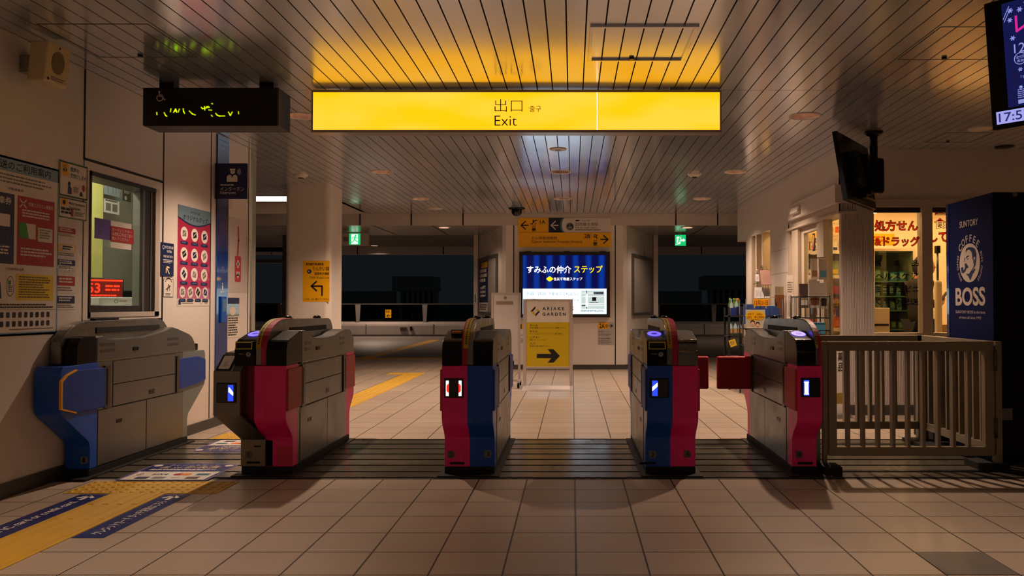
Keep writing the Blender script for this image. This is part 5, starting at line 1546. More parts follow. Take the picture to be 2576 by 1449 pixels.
p.rect(.238, 1.03, .25, 1.335, M_NAVY, 2); p.rect(.228, 1.06, .26, 1.28, M_MAPL, 3); p.rect(.335, 1.16, .405, 1.225, M_NAVY, 2); p.rect(.36, 1.275, .53, 1.315, M_NAVY, 2); p.rect(.158, 1.075, .222, 1.092, M_NAVY, 3); p.dashes(.29, 1.12, .45, 1.14, 1, M_TEAL, 3)
p.dashes(.149, .965, .54, 1.005, 2, M_INK, 2, fill=.5)
p.mb.build('lit_film', t)
def d_2a(p):
    p.rect(.006, .262, .185, .37, M_SIGNY, 1); p.text('2A', .022, .275, .115, .358, M_INK, 2, .02); p.dashes(.125, .28, .178, .34, 3, M_INK, 2); p.arrow(.195, .315, .255, .315, .012, .032, M_INK, 2)
    p.text('有明ガーデン', .008, .20, .215, .235, M_INK, 1); p.dashes(.01, .14, .25, .185, 3, M_INKG, 1); p.text('がん研有明病院', .008, .088, .21, .118, M_INK, 1, .01); p.dashes(.008, .01, .25, .075, 4, M_INKG, 1, seed=5)
paper('exit_notice', 'grey notice headed 2A with an arrow, low on the central wall at right', 'notice', (.435, 13.659, .421), (1, 0, 0), VZ, .272, .378, mat('grey notice paper', (176, 172, 170), .5), d_2a, thick=.005)
def d_1(p):
    p.rect(.0, .25, .15, .36, M_SIGNY, 1); p.text('1', .09, .265, .125, .345, M_INK, 2, .02); p.text('りんかい線', .03, .14, .25, .18, M_INK, 1); p.dashes(.03, .02, .25, .11, 4, M_INKG, 1)
paper('exit_notice', 'notice headed 1 low on the central wall, mostly behind the white stands', 'notice', (-.99, 13.659, .42), (1, 0, 0), VZ, .272, .378, M_PAPER, d_1, thick=.005)
paper('yellow_slip', 'yellow slip low on the central wall just right of the poster stand', 'notice', (-.13, 13.659, .34), (1, 0, 0), VZ, .145, .375, M_SIGNY, None, thick=.004)

# --- poster stand and white board stand
M_STAND = mat('white stand metal', (196, 186, 184), .35, metal=.2)
t = thing('poster_stand', 'white framed floor stand with a yellow poster and a big black arrow', 'poster stand', (-.317, 10.4, 0))
m = MB(); m.box(-.322, -.279, -.015, .015, .03, 1.168, M_STAND); m.box(.279, .322, -.015, .015, .03, 1.168, M_STAND); m.box(-.279, .279, -.015, .015, 1.150, 1.168, M_STAND); m.box(-.279, .279, -.015, .015, .268, .297, M_STAND)
m.build('stand_frame', t, bevel=.003)
m = MB(); m.hexa([(-.325, -.16, 0), (.325, -.16, 0), (.325, .16, 0), (-.325, .16, 0)], [(-.322, -.05, .05), (.322, -.05, .05), (.322, .05, .05), (-.322, .05, .05)], M_STAND); m.build('stand_base', t, bevel=.003)
m = MB(); m.box(-.279, .279, -.008, .008, .297, 1.15, M_PAPER)
p = Pan((.317, -.0085, 0), (1, 0, 0), VZ, mb=m)
M_AY = mat('ariake yellow', (206, 178, 10), .5)
p.rect(-.596, .297, -.038, .868, M_AY, 1)
p.poly([(-.478, 1.078), (-.478, 1.05), (-.51, 1.012), (-.546, 1.010)], M_INK, 1); p.poly([(-.546, 1.010), (-.512, 1.010), (-.478, .975), (-.478, .943)], M_AY, 1); p.poly([(-.478, .943), (-.478, .975), (-.445, 1.010), (-.42, 1.010)], M_INK, 1); p.poly([(-.42, 1.010), (-.445, 1.012), (-.466, 1.018), (-.452, 1.042), (-.445, 1.04)], M_AY, 1)
p.text('A R I A K E', -.387, 1.025, -.108, 1.067, M_INK, 1, .02); p.text('G A R D E N', -.387, .953, -.086, .996, M_INK, 1, .02)
for s_, a, z0, z1, b_ in (('モール', -.448, .814, .843, .012), ('住友不動産 ショッピングシティ 有明ガーデン', -.086, .785, .808, 0), ('ホテル', -.451, .737, .764, .012), ('ヴィラフォンテーヌ グランド 東京有明', -.138, .708, .731, 0), ('シアター', -.416, .659, .687, .012), ('東京ガーデンシアター', -.337, .631, .651, 0), ('スパ', -.481, .582, .608, .012), ('泉天空の湯 有明ガーデン', -.302, .551, .572, 0)):
    p.text(s_, -.552, z0, a, z1, M_INK, 2, b_)
p.poly([(-.461, .406), (-.272, .406), (-.322, .347), (-.245, .347), (-.162, .4335), (-.245, .52), (-.322, .52), (-.272, .461), (-.461, .461)], M_INK, 2)
m.build('poster_panel', t, recalc=False)
t = thing('board_stand', 'blank white board on a wheeled stand behind the yellow poster stand', 'board stand', (-.89, 10.75, 0))
M_BOARD = mat('white board face', (206, 200, 198), .3)
MB().box(-.165, .165, -.012, .012, .36, 1.235, M_BOARD).build('board_panel', t)
m = MB(); m.box(-.195, -.165, -.02, .02, .10, 1.257, M_STAND); m.box(.165, .195, -.02, .02, .10, 1.257, M_STAND); m.box(-.165, .165, -.02, .02, 1.235, 1.257, M_STAND); m.box(-.165, .165, -.02, .02, .345, .36, M_STAND); m.build('stand_frame', t, bevel=.003)
MB().box(-.128, .094, -.016, -.012, 1.098, 1.143, mat('tan strip', (150, 132, 104), .5)).build('label_strip', t)
MB().lathe([(.02, 0), (.02, .006), (0, .008)], (0, 0, 0), mat('tan strip'), 18).build('knob', t).matrix_local = Matrix.Translation((-.01, -.012, 1.19)) @ Matrix.Rotation(math.radians(90), 4, 'X')
for sx in (-1, 1):
    MB().box(sx * .18 - .018, sx * .18 + .018, -.22, .22, .07, .10, M_STAND).build('foot', t, bevel=.003)
    for sy in (-1, 1):
        MB().cyl((sx * .18 - .014, sy * .19, .033), (sx * .18 + .014, sy * .19, .033), .033, M_BLACK, 18).build('caster', t)
MB().box(-.16, .16, -.015, .015, .07, .10, M_STAND).build('stretcher', t)

# --- green exit signs
M_GRN = mat('lit green', (20, 200, 110), .4, emit=.95)
M_GW = mat('lit pale green', (226, 255, 240), .4, emit=1.15)
t = thing('emergency_exit_sign', 'lit green running-man exit sign in a grey box, left of the central wall', 'exit sign', (-4.32, 15.0, 2.2))
MB().box(0, .50, 0, .08, 0, .245, M_FASC).build('sign_case', t, bevel=.004); MB().box(.10, .16, .02, .06, .245, .26, M_GREY).build('hanger', t)
MB().box(.03, .118, -.004, 0, .08, .168, M_GREY).build('speaker_grille', t)
p = Pan((.14, -.001, .022), (1, 0, 0), VZ); w = .21
p.rect(0, 0, w, w, M_GRN, 1); p.rect(.04, .01, .165, w - .012, M_GW, 2)
def run(p, ox, oz, s, m):
    p.oval(ox + .02 * s, oz + .145 * s, .013 * s, .013 * s, m, 3); p.stroke([(ox + .012 * s, oz + .125 * s), (ox - .002 * s, oz + .075 * s)], .026 * s, m, 3)
    p.stroke([(ox - .002 * s, oz + .075 * s), (ox + .03 * s, oz + .05 * s), (ox + .055 * s, oz + .025 * s)], .016 * s, m, 3); p.stroke([(ox - .002 * s, oz + .075 * s), (ox - .02 * s, oz + .04 * s), (ox - .05 * s, oz + .02 * s)], .016 * s, m, 3)
    p.stroke([(ox + .012 * s, oz + .122 * s), (ox - .03 * s, oz + .115 * s), (ox - .045 * s, oz + .09 * s)], .011 * s, m, 3); p.stroke([(ox + .012 * s, oz + .122 * s), (ox + .035 * s, oz + .095 * s), (ox + .055 * s, oz + .105 * s)], .011 * s, m, 3)
run(p, .10, .02, 1.05, M_GRN)
p.poly([(.165, .01), (.165, .05), (.12, .03), (.06, .01)], M_GW, 4)
p.mb.build('lit_face', t)
t = thing('emergency_exit_sign', 'lit green exit sign with running man and arrow, right of the central wall', 'exit sign', (1.92, 15.0, 2.2))
MB().box(0, .205, 0, .05, 0, .205, M_GREY).build('sign_case', t); MB().box(.07, .13, .01, .04, .205, .252, M_GREY).build('hanger', t)
p = Pan((0, -.001, 0), (1, 0, 0), VZ); p.rect(0, 0, .205, .205, M_GRN, 1); p.rect(.03, .05, .115, .17, M_GW, 2); run(p, .075, .02, .95, M_GRN)
p.poly([(.01, .02), (.10, .035), (.10, .06), (.03, .05)], M_GW, 2); p.stroke([(.12, .105), (.165, .105)], .03, M_GW, 3); p.poly([(.155, .07), (.195, .105), (.155, .14)], M_GW, 3)
p.mb.build('lit_face', t)

# ================================================================== THE DRUG STORE
SX = 2.68
M_STORE = mat('store wall enamel', (206, 196, 188), .42, noise=.03)
M_STORETILE = tile_mat('store wall panel', (188, 176, 166), .30, .30, 0, .05, groove=.004, var=.015, rough=.35, gcol=(120, 110, 100), stain=.03)
M_RIB = mat('ribbed siding', (196, 184, 176), .5)
# side wall facing the concourse, rounded at its far end
mb = MB()
mb.box(SX, SX + .18, 7.99, 13.0, 2.115, CZ + .02, M_STORE)
mb.box(SX, SX + .18, 9.955, 10.80, .0, 2.115, M_STORE)
mb.box(SX, SX + .18, 12.03, 12.30, 0, 2.115, M_STORE)
arc = ell(SX + .7, 12.30, .7, .7, 180, 90, 8)
mb.prism(arc + [(SX + .7, 12.8), (SX + .18, 12.30)], 'z', 0, CZ, M_STORE)
for z in (.6, .9, 1.2, 1.5, 1.8): mb.box(SX - .001, SX, 9.955, 10.80, z - .002, z + .002, M_INKG)
struct(mb.build('wall_store'), 'white side wall of the drug store with rounded far end')
struct(MB().box(SX - .012, SX, 9.955, 10.80, 0, .09, M_BASE).build('baseboard_store'))
# front wall facing the viewer
mb = MB()
mb.box(SX, 3.0, 8.0, 8.05, .10, 2.65, M_STORE)
mb.box(3.0, 5.3, 8.0, 8.2, 2.15, 2.67, M_STORE)
mb.box(3.0, 5.3, 8.0, 8.2, .10, .785, M_STORE)
x = SX + .006
while x < 3.36:
    mb.box(x, x + .011, 7.992, 8.0, .10, 2.15 if x < 2.985 else .785, M_RIB); x += .016
mb.box(SX - .01, 5.3, 7.985, 8.2, 0, .10, M_BASE)
struct(mb.build('wall_store_front'), 'ribbed white shop front below and beside the big window')
plane_box('wall_right_bounce', 5.3, 5.45, -4, 8.2, 0, CZ + .02, M_STORE, 'plain unseen wall at the far right, added to bounce light')  # out of view, put in to bounce light back into the hall
M_SFR = mat('shop window frame', (186, 172, 156), .4)
# window_2: shop window with lettering
wr = struct(empty('window_2', (3.0, 8.0, .785)), 'drug store window covered with red and dark lettering')
m = MB(); m.box(0, 2.3, -.02, .15, 1.285, 1.365, M_SFR); m.box(0, 2.3, -.02, .15, 0, .03, M_SFR); m.box(.485, .590, -.02, .10, .03, 1.285, M_SFR); m.box(1.25, 1.35, -.02, .10, .03, 1.285, M_SFR); m.box(0, .012, 0, .12, .03, 1.285, M_SFR); m.box(0, 2.3, .02, .06, 1.235, 1.285, M_FRAMED)
m.build('window_frame', wr, bevel=.002)
m = MB(); m.box(.012, .485, .030, .036, .03, 1.285, M_GLASS); m.box(.59, 1.25, .030, .036, .03, 1.285, M_GLASS); m.build('pane', wr)
p = Pan((-3.0, .028, -.785), (1, 0, 0), VZ, eps=.001)
M_WRED = film_mat('window red film', (190, 50, 28)); M_WOUT = film_mat('window dark film', (40, 16, 14), .3); M_WNAVY = film_mat('window navy film', (14, 16, 34), .3)
def outl(s, a0, b0, a1, b1):
    p.text(s, a0, b0, a1, b1, M_WRED, 1, .03); p.text(s, a0 - .005, b0 - .005, a1 + .005, b1 + .005, M_WOUT, 2, .03, edge=.022)
outl('処方せん', 3.028, 1.833, 3.462, 1.942); outl('&ドラッグ', 3.03, 1.682, 3.478, 1.778)
outl('医', 3.64, 2.0, 3.74, 2.1); outl('薬', 3.76, 2.0, 3.86, 2.1); outl('食品', 3.63, 1.86, 3.84, 1.96); outl('してます', 3.59, 1.722, 3.95, 1.83)
for ch, a in (('医', 3.031), ('薬', 3.215), ('品', 3.401)): p.text(ch, a, 1.481, a + .065, 1.542, M_WNAVY, 1, .015)
for s_, z0, z1 in (('ヘルスケア', 1.352, 1.413), ('ミニコンビニ', 1.222, 1.283), ('くすり配送', 1.092, 1.16)): p.text(s_, 3.035, z0, 3.464, z1, M_WNAVY, 1, .012)
p.mb.build('window_lettering', wr)
# door_1: sliding glass door unit in the side wall
dr = struct(empty('door_1', (SX, 8.0, 0)), 'glass sliding door of the drug store')
m = MB(); m.box(-.03, .16, -.03, 1.945, 2.005, 2.03, M_SFR); m.box(-.055, .16, 0, 1.76, 2.115, 2.30, M_STORE); m.box(0, .16, -.0, 1.945, 2.03, 2.115, M_SFR)
m.box(0, .10, .55, .785, 0, 2.03, M_SFR); m.box(-.01, .12, 1.50, 1.76, 0, 2.03, M_SFR); m.box(0, .12, 1.90, 1.955, 0, 2.09, M_SFR); m.box(0, .1, 1.76, 1.90, 0, .5, M_SFR)
m.build('door_frame', dr, bevel=.003)
m = MB(); m.box(.03, .07, .80, .86, 0, 2.0, M_SFR); m.box(.03, .07, 1.38, 1.48, 0, 2.0, M_SFR); m.box(.03, .07, .86, 1.38, 1.93, 2.0, M_SFR); m.box(.03, .07, .86, 1.38, 0, .12, M_SFR); m.build('door_leaf', dr)
m = MB(); m.box(.045, .050, .86, 1.38, .12, 1.93, M_GLASS); m.box(.06, .065, .02, .55, .1, 2.0, M_GLASS); m.box(.05, .055, 1.76, 1.90, .5, 2.05, M_GLASS); m.build('pane', dr)
tag(MB().hexa([(SX - .10, 9.21, 2.165), (SX - .056, 9.21, 2.16), (SX - .056, 9.53, 2.16), (SX - .10, 9.53, 2.165)], [(SX - .085, 9.21, 2.235), (SX - .056, 9.21, 2.245), (SX - .056, 9.53, 2.245), (SX - .085, 9.53, 2.235)], M_LAMPW).build('door_sensor', bevel=.008), 'white sensor box above the shop sliding door', 'sensor')
# door_2: recessed doorway further back
dr = struct(empty('door_2', (SX, 10.8, 0)), 'recessed doorway further along the shop wall')
m = MB(); m.box(0, .14, 0, .05, 0, 2.115, M_SFR); m.box(0, .14, .49, .55, 0, 2.115, M_SFR); m.box(0, .14, .87, .93, 0, 2.115, M_SFR); m.box(0, .14, 1.17, 1.23, 0, 2.115, M_SFR); m.build('door_frame', dr, bevel=.003)
m = MB(); m.box(.10, .14, .55, .87, 0, 2.11, mat('cream door', (190, 168, 132), .45)); m.box(.08, .14, .93, 1.17, 0, 2.11, mat('cream door')); m.build('door_leaf', dr)
MB().box(.10, .105, .05, .49, .05, 2.11, M_GLASS).build('pane', dr)
# shop shell
M_SHOPW = mat('shop wall cream', (226, 206, 176), .6)
mb = MB(); mb.box(2.86, 6.6, 12.0, 12.1, 0, 2.6, M_SHOPW); mb.box(6.5, 6.6, 8.2, 12.0, 0, 2.6, M_SHOPW); mb.box(2.86, 2.88, 9.96, 10.8, 0, 2.6, M_SHOPW)
struct(mb.build('wall_shop_inside'), 'cream walls inside the drug store')
plane_box('ceiling_shop', 2.86, 6.6, 8.2, 12.1, 2.5, 2.56, M_SHOPW)
M_TUBEC = (255, 200, 128)
for i, (x, y) in enumerate(((3.3, 9.0), (3.3, 10.9), (4.35, 9.3), (4.35, 11.0), (5.5, 9.3), (5.5, 11.0))):
    lit_tube('shop_light', ('fluorescent light on the shop ceiling above the door shelf', 'fluorescent light on the shop ceiling behind the door shelf', 'fluorescent light seen through the red lettering on the shop window', 'fluorescent light at the back of the shop behind the lettering', 'fluorescent light deep in the shop at the right', 'fluorescent light in the far corner of the shop')[i], x, y, 2.455, 1.25, .10, 0, M_TUBEC, emit=52, group='shop ceiling lights')

# --- shelving behind the sliding door
t = thing('display_shelf', 'cream shop shelving with price strips seen through the sliding door', 'shelf', (2.92, 10.05, 0))
MB().box(0, .64, .36, .38, 0, 2.30, M_SHOPW).build('back_panel', t)
for s in (0, .62): MB().box(s, s + .02, 0, .36, 0, 1.95, M_SHOPW).build('upright', t)
for z in (.12, .45, .80, 1.15, 1.46, 1.77):
    MB().box(.02, .62, .0, .36, z - .02, z - .001, M_SHOPW).build('shelf_board', t)
    m = MB().box(.02, .62, -.008, .0, z - .035, z + .008, mat('price strip', (236, 222, 190), .5))
    for i in range(3): m.box(.06 + i * .2, .14 + i * .2, -.011, -.008, z - .045, z + .010, M_PAPER)
    m.build('price_strip', t)
def goods(name, label, cat, x, y, z, w, d, h, m_, lab=None, group=None, kind='box', cap=None, yaw=0.0):
    mb = MB()
    if kind == 'box':
        mb.box(-w / 2, w / 2, 0, d, 0, h, m_)
    elif kind == 'pouch':
        mb.hexa([(-w / 2, 0, 0), (w / 2, 0, 0), (w / 2, d, 0), (-w / 2, d, 0)], [(-w * .46, d * .2, h * .45), (w * .46, d * .2, h * .45), (w * .46, d * .8, h * .45), (-w * .46, d * .8, h * .45)], m_)
        mb.hexa([(-w * .46, d * .2, h * .45), (w * .46, d * .2, h * .45), (w * .46, d * .8, h * .45), (-w * .46, d * .8, h * .45)], [(-w / 2, d * .45, h), (w / 2, d * .45, h), (w / 2, d * .52, h), (-w / 2, d * .52, h)], m_)
    else:
        mb.lathe([(0, 0), (w / 2, 0), (w / 2, h * .62), (w * .2, h * .8), (w * .2, h * .88)], (0, d / 2, 0), m_, 14)
        mb.lathe([(w * .24, h * .86), (w * .24, h), (0, h)], (0, d / 2, 0), cap or M_WHITE, 14)
    if lab is not None:
        if kind == 'bottle': mb.lathe([(w / 2 + .001, h * .2), (w / 2 + .001, h * .5)], (0, d / 2, 0), lab, 14)
        else:
            q = Pan((-w / 2, -.0015 if kind == 'box' else d * .02 - .004, 0), (1, 0, 0), VZ, mb=mb)
            if kind == 'box':
                q.rect(w * .1, h * .25, w * .9, h * .85, lab, 0); q.dashes(w * .18, h * .4, w * .8, h * .7, 2, M_PAPER if lab is not M_PAPER else M_INKG, 1, seed=int(x * 100) % 50)
            else:
                q.rect(w * .14, h * .12, w * .86, h * .42, lab, 0)
    o = mb.build(name, bevel=.002 if kind == 'box' else 0)
    o.location = (x, y, z + .0015); o.rotation_euler = (0, 0, yaw)
    return tag(o, label, cat, group)
M_C = {k: mat('pack ' + k, v, .4) for k, v in dict(white=(224, 214, 196), blue=(24, 44, 110), navy=(18, 26, 60), green=(110, 130, 40), yellow=(224, 186, 30), orange=(206, 96, 20), brown=(110, 66, 36), red=(150, 24, 22), pink=(206, 160, 156), sky=(70, 140, 180), dark=(34, 28, 24), silver=(150, 150, 150), tan=(170, 132, 86)).items()}
y = 10.12
for i in range(3): goods('product_pack', 'white and blue product pack on the top shelf behind the shop door', 'product', 3.17 + i * .075, y, 1.77, .07, .05, .12, M_C['white'], M_C['blue'], 'white and blue packs on the top shelf', 'pouch')
goods('product_box', 'red-lidded white box on the top shelf behind the shop door', 'product', 3.43, y, 1.77, .09, .08, .15, M_C['white'], M_C['red'])
for i in range(3): goods('product_box', 'small pale box at the back of the top shelf behind the shop door', 'product', 2.99 + i * .06, y + .08, 1.77, .05, .06, .13, M_C['tan'], M_C['white'], 'pale boxes on the top shelf')
for i in range(3): goods('product_box', 'dark blue box standing on the second shelf behind the shop door', 'product', 2.975 + i * .045, y, 1.56, .042, .05, .085, M_C['blue'], M_C['navy'], 'blue boxes on the second shelf')
goods('display_tray', 'dark tray under the blue boxes on the second shelf behind the shop door', 'tray', 3.04, y - .02, 1.46, .18, .16, .098, M_C['navy'], M_C['silver'])
goods('product_bag', 'olive green bag on the second shelf behind the shop door', 'product', 3.28, y - .02, 1.46, .20, .16, .19, M_C['green'], M_C['yellow'], None, 'pouch')
goods('product_bag', 'bright yellow bag on the second shelf near the corner pillar', 'product', 3.46, y - .03, 1.46, .12, .12, .16, M_C['yellow'], M_C['white'], None, 'pouch')
for i in range(3): goods('product_box', 'orange box on the low shelf behind the black wire rack', 'product', 3.08 + i * .125, y, .80, .115, .10, .14, M_C['orange'], None, 'orange boxes on the low shelf')
for i in range(2): goods('product_box', 'pink-white box in the middle shelf behind the black wire rack', 'product', 3.12 + i * .14, y, .945, .12, .10, .10, M_C['pink'], M_C['red'], 'pink-white boxes in the middle shelf')
for i in range(2): goods('product_pouch', 'dark red hanging pouch in front of the middle shelf', 'product', 3.28 + i * .07, 9.98, 1.16, .085, .03, .17, M_C['red'], M_C['dark'], 'dark red hanging pouches', 'pouch')
for i in range(2): goods('product_pouch', 'shiny green pouch on the middle shelf behind the shop door', 'product', 3.38 + i * .10, y, 1.15, .10, .05, .16, M_C['green'], M_C['white'], 'green pouches on the middle shelf', 'pouch')
def d_price(p):
    p.text('バランス', .05, .17, .23, .205, M_INK, 1); p.text('カロリー', .44, .17, .575, .205, M_INK, 1); p.rect(.47, .07, .57, .15, M_C['orange'], 1); p.text('720円', .28, .09, .45, .135, mat('orange print', (226, 120, 40), .5), 1, .01); p.rect(.03, .08, .17, .14, M_C['brown'], 1); p.text('1日分', .03, .02, .12, .05, M_INK, 1)
    p.text('inゼリー', .46, .01, .575, .05, M_INK, 1); p.text('ム玄米ブラン', .26, .01, .46, .05, M_INK, 1)
paper('price_poster', 'cream price poster reading 720 yen above the top shelf', 'poster', (2.945, 10.405, 1.96), (1, 0, 0), VZ, .585, .22, mat('warm paper', (240, 220, 176), .5), d_price)
# lightning-shaped pop sign on the glass
p = Pan((SX + .035, 9.10, 1.70), (0, -1, 0), VZ)
p.mb.prism([(8.985, 1.70), (9.06, 1.70), (9.06, 1.74), (9.10, 1.745), (9.075, 1.82), (9.085, 1.86), (9.06, 1.90), (8.985, 1.895), (8.985, 1.85), (8.945, 1.84), (8.975, 1.77), (8.955, 1.745)], 'x', SX + .036, SX + .040, M_C['navy'])
p.poly([(.02, .02), (.065, .02), (.13, .17), (.10, .165), (.06, .09)], M_C['orange'], 1); p.poly([(.045, .185), (.10, .18), (.06, .10), (.03, .05)], M_C['yellow'], 1); p.stroke([(.03, .07), (.11, .14)], .02, M_C['silver'], 2)
tag(p.mb.build('pop_sign', recalc=False), 'small navy and orange zigzag sign on the sliding door glass', 'sign')

# --- things seen through the lettered window
t = thing('glass_showcase', 'white framed glass showcase inside the shop behind the lettered window', 'showcase', (3.60, 9.6, 0))
m = MB(); m.box(0, .52, 0, .45, 1.74, 1.77, M_SHOPW); m.box(0, .02, 0, .45, 0, 1.74, M_SHOPW); m.box(.48, .52, 0, .45, 0, 1.74, M_SHOPW); m.box(.02, .48, .43, .45, 0, 1.74, mat('showcase back', (120, 116, 96), .5)); m.box(.02, .48, 0, .45, 0, .3, M_SHOPW); m.build('showcase_case', t)
MB().box(.02, .48, .0, .005, .3, 1.74, glass_mat('showcase glass', (220, 236, 226), .0, .16)).build('showcase_door', t)
for z in (.55, .80, 1.03, 1.20, 1.38): MB().box(.02, .48, .03, .43, z - .012, z, mat('glass shelf', (180, 190, 176), .2)).build('shelf_board', t)
rr = random.Random(9)
for zi, z in enumerate((.55, .80, 1.03, 1.20, 1.38)):
    row = ('bottom', 'lower', 'middle', 'upper', 'top')[zi]
    x = 3.66
    while x < 3.98:
        w = rr.uniform(.05, .085)
        c = rr.choice(['green', 'sky', 'white', 'dark', 'tan', 'orange', 'silver'])
        goods('product_box', '%s carton on the %s shelf of the glass showcase' % (dict(green='olive', sky='sky blue', white='white', dark='dark', tan='tan', orange='orange', silver='silver')[c], row), 'product', x + w / 2, 9.72, z, w, .08, rr.uniform(.09, .15), M_C[c], M_C['white'] if c != 'white' else M_C['sky'], 'cartons on the showcase shelves')
        x += w + .03
paper('shop_banner', 'bright yellow sign board above the glass showcase', 'sign', (3.555, 9.52, 1.80), (1, 0, 0), VZ, .27, .14, M_C['yellow'], lambda p: (p.dashes(.02, .03, .16, .11, 2, M_C['orange'])), thick=.01)
tag(MB().box(3.545, 3.56, 9.49, 9.6, .0, 1.8, M_SHOPW).build('banner_post'), 'thin cream post carrying the yellow sign board', 'post')
t = thing('shop_counter', 'white counter unit with a dark handle inside the lettered window', 'counter', (3.30, 8.9, 0))
MB().box(0, .22, 0, .45, 0, 1.06, M_SHOPW).build('counter_body', t, bevel=.006); MB().box(.015, .205, -.01, .0, .86, .885, M_INK).build('counter_handle', t)
t = thing('pole_stand', 'white pole dispenser standing inside the shop right of the window mullion', 'stand', (3.97, 8.75, 0))
MB().box(0, .07, 0, .07, 0, 1.36, M_SHOPW).build('post', t, bevel=.02); MB().cyl((.03, .03, 1.36), (.03, .03, 1.66), .012, M_STEELD).build('pole', t); MB().box(.01, .05, .0, .06, 1.66, 1.74, M_BLACK).build('pole_head', t)
tag(MB().box(4.25, 5.4, 9.5, 10.0, .0, .86, M_C['tan']).build('shop_table'), 'low tan counter inside the shop at the right of the window', 'counter')
tag(MB().box(4.33, 4.40, 9.56, 9.63, .862, .93, M_C['sky']).build('cup'), 'small blue-green cup on the low tan shop counter', 'cup')

# --- the person inside the shop, seen from the side, looking at a phone
def skin(name, verts, edges, radii, m_, parent, root=0, sub=2):
    me = bpy.data.meshes.new(name)
    me.from_pydata([tuple(v) for v in verts], edges, [])
    o = bpy.data.objects.new(name, me)
    COL.objects.link(o)
    o.modifiers.new('skin', 'SKIN')
    lay = me.skin_vertices[0].data if me.skin_vertices else None
    if lay is None:
        bm = bmesh.new(); bm.from_mesh(me); bm.verts.layers.skin.verify(); bm.to_mesh(me); bm.free(); lay = me.skin_vertices[0].data
    for i, r in enumerate(radii):
        lay[i].radius = (r, r) if not isinstance(r, tuple) else r
        lay[i].use_root = (i == root)
    sd = o.modifiers.new('sub', 'SUBSURF'); sd.levels = sub; sd.render_levels = sub
    dg = bpy.context.evaluated_depsgraph_get()
    nm = bpy.data.meshes.new_from_object(o.evaluated_get(dg))
    o.modifiers.clear(); o.data = nm
    nm.materials.clear(); nm.materials.append(m_)
    for pl in nm.polygons: pl.use_smooth = True
    o.parent = parent
    return o
M_SKIN = mat('skin', (196, 136, 104), .55); M_TOP = mat('dark jacket', (40, 36, 38), .8); M_HAIR = mat('dark hair', (22, 16, 14), .6)
t = thing('person', 'person with dark hair in a dark top holding a phone inside the shop', 'person', (4.02, 9.28, 0))
V_ = [(0, 0, .90), (0, 0, 1.10), (.01, 0, 1.30), (.015, 0, 1.40), (.03, 0, 1.47), (.05, 0, 1.53), (.055, 0, 1.60),
      (0, -.09, .84), (.02, -.10, .47), (0, -.10, .07), (.13, -.10, .03), (0, .09, .84), (.0, .10, .47), (-.02, .10, .07), (.11, .10, .03),
      (.0, -.17, 1.36), (-.01, -.22, 1.12), (.16, -.13, 1.10), (.0, .17, 1.36), (-.01, .22, 1.10), (.13, .16, 1.08)]
E_ = [(0, 1), (1, 2), (2, 3), (3, 4), (4, 5), (5, 6), (0, 7), (7, 8), (8, 9), (9, 10), (0, 11), (11, 12), (12, 13), (13, 14), (3, 15), (15, 16), (16, 17), (3, 18), (18, 19), (19, 20)]
R_ = [(.10, .12), (.09, .11), (.09, .12), (.06, .08), .046, .080, .068, .07, .05, .042, .035, .07, .05, .042, .035, .042, .034, .030, .042, .034, .030]
body = skin('body', V_, E_, R_, M_SKIN, t)
jv = [(0, 0, .84), (0, 0, 1.10), (.01, 0, 1.30), (.015, 0, 1.41), (.0, -.175, 1.36), (-.012, -.225, 1.12), (.12, -.15, 1.10), (.0, .175, 1.36), (-.012, .225, 1.10), (.10, .17, 1.08)]
skin('jacket', jv, [(0, 1), (1, 2), (2, 3), (3, 4), (4, 5), (5, 6), (3, 7), (7, 8), (8, 9)], [(.15, .17), (.135, .16), (.14, .17), (.10, .13), .075, .062, .048, .075, .062, .048], M_TOP, t)
skin('trousers', [(0, 0, .88), (0, -.09, .82), (.02, -.10, .47), (0, -.10, .10), (0, .09, .82), (0, .10, .47), (-.02, .10, .10)], [(0, 1), (1, 2), (2, 3), (0, 4), (4, 5), (5, 6)], [(.14, .16), .10, .075, .06, .10, .075, .06], mat('dark trousers', (26, 26, 32), .8), t)
m = MB(); m.ball((.045, 0, 1.575), .108, .096, .105, M_HAIR, 18, 12); m.ball((-.005, 0, 1.52), .075, .085, .09, M_HAIR, 16, 10); m.build('hair', t)
m = MB(); m.ball((.138, 0, 1.535), .03, .06, .085, M_SKIN, 14, 10); m.cyl((.16, 0, 1.545), (.182, 0, 1.525), .009, M_SKIN, 10, .014)
for s in (-1, 1): m.ball((.155, s * .028, 1.56), .008, .012, .006, M_INK, 10, 6); m.ball((.05, s * .094, 1.54), .022, .012, .032, M_SKIN, 10, 8)
m.box(.158, .166, -.02, .02, 1.492, 1.498, M_RED)
m.build('face', t)
